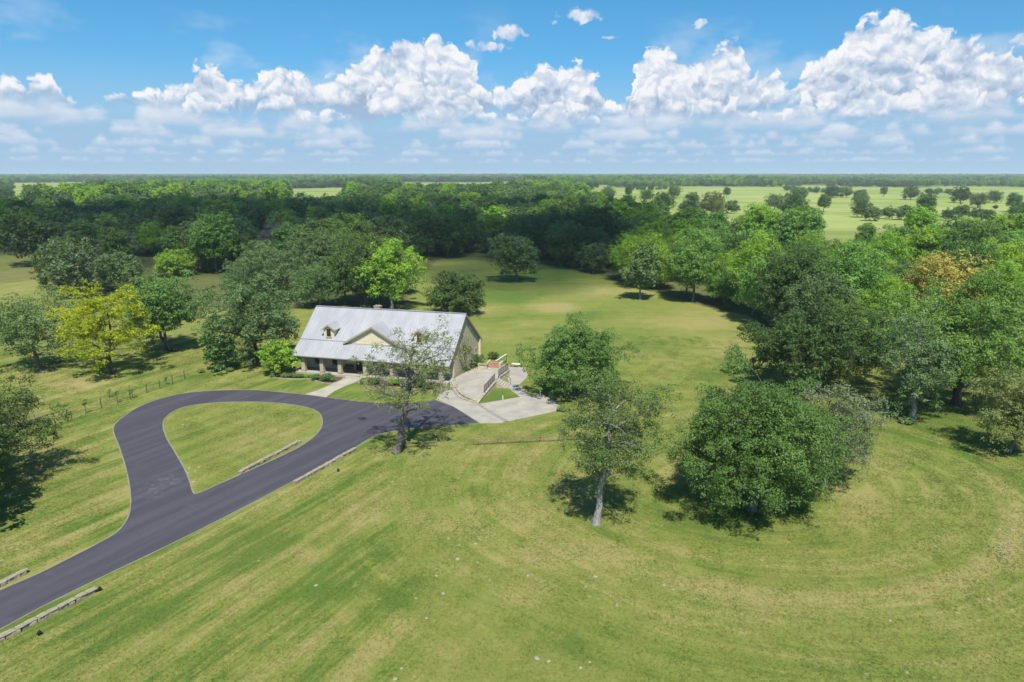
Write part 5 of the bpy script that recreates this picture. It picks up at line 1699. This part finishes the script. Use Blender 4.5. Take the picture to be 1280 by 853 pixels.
# ------------------------------------------------------------------ low dry-stone walls along the drive
def make_stone(seed, l, w, h):
    r = random.Random(seed)
    mb = MB()
    j = lambda: r.uniform(-0.035, 0.035)
    lo = [(-l / 2 + j(), -w / 2 + j(), 0), (l / 2 + j(), -w / 2 + j(), 0), (l / 2 + j(), w / 2 + j(), 0), (-l / 2 + j(), w / 2 + j(), 0)]
    hi = [(x + j(), y + j(), h + j() * 0.6) for x, y, z in lo]
    mb.hexa(lo, hi)
    return mb
STONES = [make_stone(k, 0.50, 0.36, 0.27).mesh('stone', M_BLOCK, bevel=0.035) for k in range(6)]
CAPS = [make_stone(20 + k, 0.66, 0.42, 0.11).mesh('cap_stone', M_CAP, bevel=0.03) for k in range(6)]
def stone_wall(a, b, label, courses=1):
    A, B = G(*a), G(*b)
    d = B - A
    L = d.length
    t = thing('stone_wall', label, 'wall', A, math.atan2(d.y, d.x))
    r = random.Random(int(a[0]) + 7)
    for c in range(courses):
        x = 0.25 + 0.2 * c
        while x < L - 0.2:
            s = r.uniform(0.8, 1.25)
            o = obj('stone', r.choice(STONES), t)
            o.location = (x, r.uniform(-0.03, 0.03), -0.02 + c * 0.26)
            o.scale = (s, r.uniform(0.9, 1.1), r.uniform(0.9, 1.08))
            o.rotation_euler = (0, 0, r.uniform(-0.08, 0.08) + (math.pi if r.random() < 0.5 else 0))
            x += 0.52 * s
    x = 0.3
    while x < L - 0.25:
        s = r.uniform(0.8, 1.2)
        o = obj('cap_stone', r.choice(CAPS), t)
        o.location = (x, r.uniform(-0.03, 0.03), courses * 0.262 + 0.0)
        o.scale = (s, 1, 1)
        o.rotation_euler = (r.uniform(-0.03, 0.03), r.uniform(-0.03, 0.03), r.uniform(-0.05, 0.05) + (math.pi if r.random() < 0.5 else 0))
        x += 0.68 * s
stone_wall((-70, 838), (123, 738), 'long low stone wall on the field side at the start of the drive')
stone_wall((-40, 754), (40, 713), 'low stone wall on the verge side at the start of the drive')
stone_wall((298, 594), (378, 552), 'low stone wall on the grass island of the drive loop')
stone_wall((368, 606), (446, 562), 'low stone wall on the field side where the drive meets the loop')

# ------------------------------------------------------------------ fences
def rail_fence(pts, label, rails=(0.38, 0.72), post_h=0.92, spacing=2.6, mat=None):
    mat = mat or M_WOOD
    W_ = [G(*p) for p in pts]
    t = thing('rail_fence', label, 'fence', W_[0])
    o0 = W_[0]
    P = [W_[0]]
    for a, b in zip(W_[:-1], W_[1:]):
        n = max(1, round((b - a).length / spacing))
        P += [a + (b - a) * k / n for k in range(1, n + 1)]
    r = random.Random(len(label))
    for p in P:
        q = p - o0
        MB().bar(q + Vector((0, 0, -0.05)), q + Vector((r.uniform(-.03, .03), r.uniform(-.03, .03), post_h + r.uniform(-0.05, 0.05))), 0.10, 0.10).build('post', mat, t)
    for a, b in zip(P[:-1], P[1:]):
        for z in rails:
            MB().bar(a - o0 + Vector((0, -0.09, z + r.uniform(-.03, .03))), b - o0 + Vector((0, -0.09, z + r.uniform(-.03, .03))), 0.05, 0.09).build('rail', mat, t)
rail_fence([(508, 560), (546, 558.5)], 'short weathered wooden rail fence behind the leaning oak')
rail_fence([(592, 557), (652, 554), (722, 550.5), (790, 546)], 'long weathered wooden rail fence across the lawn below the concrete court')
rail_fence([(294, 455), (303, 450), (313, 446.5)], 'short dark wooden fence behind the round grey-green oak', mat=M_WOOD_DK)

wf = [(70, 536), (85, 527.5), (127, 510.5), (163, 499), (184, 491.5), (200, 486), (216, 480.3), (231, 474)]
wfw = [G(*p) for p in wf]
t = thing('wire_fence', 'wire fence on thin posts across the lawn beyond the drive loop', 'fence', wfw[0])
for p in wfw:
    q = p - wfw[0]
    MB().bar(q + Vector((0, 0, -0.05)), q + Vector((0, 0, 1.35)), 0.07, 0.07).build('post', M_TPOST, t)
for z in (0.4, 0.8, 1.2):
    MB().tube([p - wfw[0] + Vector((0, 0, z)) for p in wfw], 0.012, 4).build('wire', M_WIRE, t)
sapl = [(107.5, 517.5, 1.7, 'dark', 'dark-topped sapling with a staked stem near the wire fence'), (147, 504.5, 1.6, 'grey', 'grey sapling beside the wire fence'), (166, 498.5, 1.2, 'mid', 'short green sapling beside the wire fence'),
        (137, 497.5, 1.0, 'grey', 'tiny sapling behind the wire fence'), (208, 481, 1.1, 'mid', 'thin sapling near the last posts of the wire fence')]
for j, (x, y, h, sp, lab) in enumerate(sapl):
    b = G(x, y)
    rg2 = np.random.default_rng(900 + j)
    th = thing('sapling', lab, 'sapling', (b.x, b.y, 0))
    MB().tube([(0, 0, -0.03), (0.02, 0, h * 0.5), (0.0, 0.02, h * 0.9)], [0.04, 0.03, 0.02], 5).build('trunk', BARK_DARK, th)
    v, tt = foliage(np.array([[0, 0, h * 0.85, 0.28], [0.1, 0.05, h, 0.22], [-0.12, 0, h * 0.75, 0.2]]), rg2, 6, 0.16, 8, 0.07)
    obj('crown', mesh_np('crown', v, np.arange(len(v)).reshape(-1, 4), None, [LEAF[sp]], {'tint': ('FLOAT', tt)}), th)

# ground spotlights and pale rocks
for x, y, lab in ((48.5, 795, 'small black ground spotlight in the grass below the long stone wall'), (124, 739.5, 'small black ground spotlight at the end of the long stone wall'),
                  (422.5, 590, 'small black ground spotlight in the grass by the loop stone wall'), (430, 521, 'small black ground spotlight on the edge of the asphalt')):
    if y < 530: continue
    p = G(x, y)
    t = thing('ground_spotlight', lab, 'spotlight', p)
    MB().tube([(0, 0, -0.05), (0, 0, 0.16)], 0.03, 6).build('stake', M_BLACK, t)
    MB().tube([(-0.05, -0.05, 0.14), (0.10, 0.08, 0.30)], [0.09, 0.13], 10).build('lamp_head', M_BLACK, t)
rg = random.Random(77)
for j, (x, y, s) in enumerate(((671, 823.5, .20), (685.5, 827, .16), (726, 835, .16), (737, 828, .13), (744, 721, .18), (830, 732, .14), (841, 737, .12), (732, 734, .13), (1112, 776, .15), (572, 699, .2), (597, 703, .12), (545, 720, .14),
                     (554, 742, .15), (520, 748, .12), (533, 773, .15), (502, 836, .14), (660, 720, .16), (612, 725, .12), (395, 732, .16), (494, 849, .16))):
    p = G(x, y)
    bm = bmesh.new()
    bmesh.ops.create_icosphere(bm, subdivisions=2, radius=1.0)
    for v in bm.verts:
        k = 1 + rg.uniform(-0.18, 0.18)
        v.co = Vector((v.co.x * s * 0.95 * k, v.co.y * s * 0.75 * k, max(v.co.z * s * 0.45 * k, -0.02)))
    me = bpy.data.meshes.new('rock'); bm.to_mesh(me); bm.free(); me.materials.append(M_ROCK)
    o = obj('rock', me); o.location = (p.x, p.y, 0.0); o.rotation_euler = (0, 0, rg.uniform(0, 6))
    o['label'] = 'pale limestone rock half sunk in the mown field'
    o['category'] = 'rock'
    o['group'] = 'pale rocks scattered over the mown field'

# ------------------------------------------------------------------ the cumulus overhead that shades the woods
def cloud_puffs(name, puffs, seed):
    rg = np.random.default_rng(seed)
    bm = bmesh.new(); bmesh.ops.create_icosphere(bm, subdivisions=3, radius=1.0)
    base = np.array([v.co[:] for v in bm.verts]); tri = np.array([[v.index for v in f.verts] for f in bm.faces]); bm.free()
    V, T_, n = [], [], 0
    for x, y, z, r in puffs:
        ph = rg.uniform(0, 9, 3)
        k = 1 + 0.10 * np.sin(base @ np.array([5.1, 3.3, 4.2]) + ph[0]) + 0.08 * np.sin(base @ np.array([-7.3, 9.1, 2.2]) + ph[1]) + 0.05 * np.sin(base @ np.array([13.3, -8.0, 12.0]) + ph[2])
        p = base * k[:, None] * r * np.array([1, 1, 0.62])
        p[:, 2] = np.maximum(p[:, 2], -0.22 * r)
        V.append(p + np.array([x, y, z])); T_.append(tri + n); n += len(base)
    m, q, bs, out = mat_new('cloud')
    bs.inputs['Base Color'].default_value = (0.9, 0.9, 0.92, 1)
    tp = q.node('ShaderNodeBsdfTransparent')
    mx = q.node('ShaderNodeMixShader'); mx.inputs[0].default_value = 0.79
    q.L.new(bs.outputs[0], mx.inputs[1]); q.L.new(tp.outputs[0], mx.inputs[2]); q.L.new(mx.outputs[0], out.inputs[0])
    o = obj(name, mesh_np(name, np.concatenate(V), None, np.concatenate(T_), [m], smooth=True))
    o['kind'] = 'structure'
CLOUD_Z = 900.0
rg = np.random.default_rng(8)
pf = []
offx, offy = SUN.x / SUN.z * CLOUD_Z, SUN.y / SUN.z * CLOUD_Z
def shade_blob(cx, cy, rx, ry, n, rmin, rmax):
    for _ in range(n):
        a, r = rg.uniform(0, 6.28), math.sqrt(rg.uniform(0, 1))
        pf.append((cx + math.cos(a) * r * rx + offx, cy + math.sin(a) * r * ry + offy, CLOUD_Z + rg.uniform(-8, 40), rg.uniform(rmin, rmax) * (1.15 - 0.6 * r)))
shade_blob(-170, 290, 190, 100, 24, 45, 80)
shade_blob(5, 300, 75, 100, 14, 32, 56)
shade_blob(8, 218, 55, 26, 7, 24, 36)
shade_blob(-300, 430, 200, 110, 18, 45, 80)
shade_blob(-90, 440, 130, 80, 14, 40, 65)
shade_blob(70, 430, 80, 60, 8, 30, 50)
cloud_puffs('cloud', pf, 4)

# ------------------------------------------------------------------ haze
hz = MB().box((-32000, -2000, -1.0), (32000, 46500, 38.0))
m = bpy.data.materials.new('haze'); m.use_nodes = True
m.node_tree.nodes.clear()
q = NT(m.node_tree)
pv = q.node('ShaderNodeVolumePrincipled')
pv.inputs['Color'].default_value = (0.70, 0.83, 1.0, 1)
pv.inputs['Density'].default_value = HAZE
o_ = q.node('ShaderNodeOutputMaterial')
q.L.new(pv.outputs[0], o_.inputs['Volume'])
h = hz.build('haze', m)
h['kind'] = 'stuff'
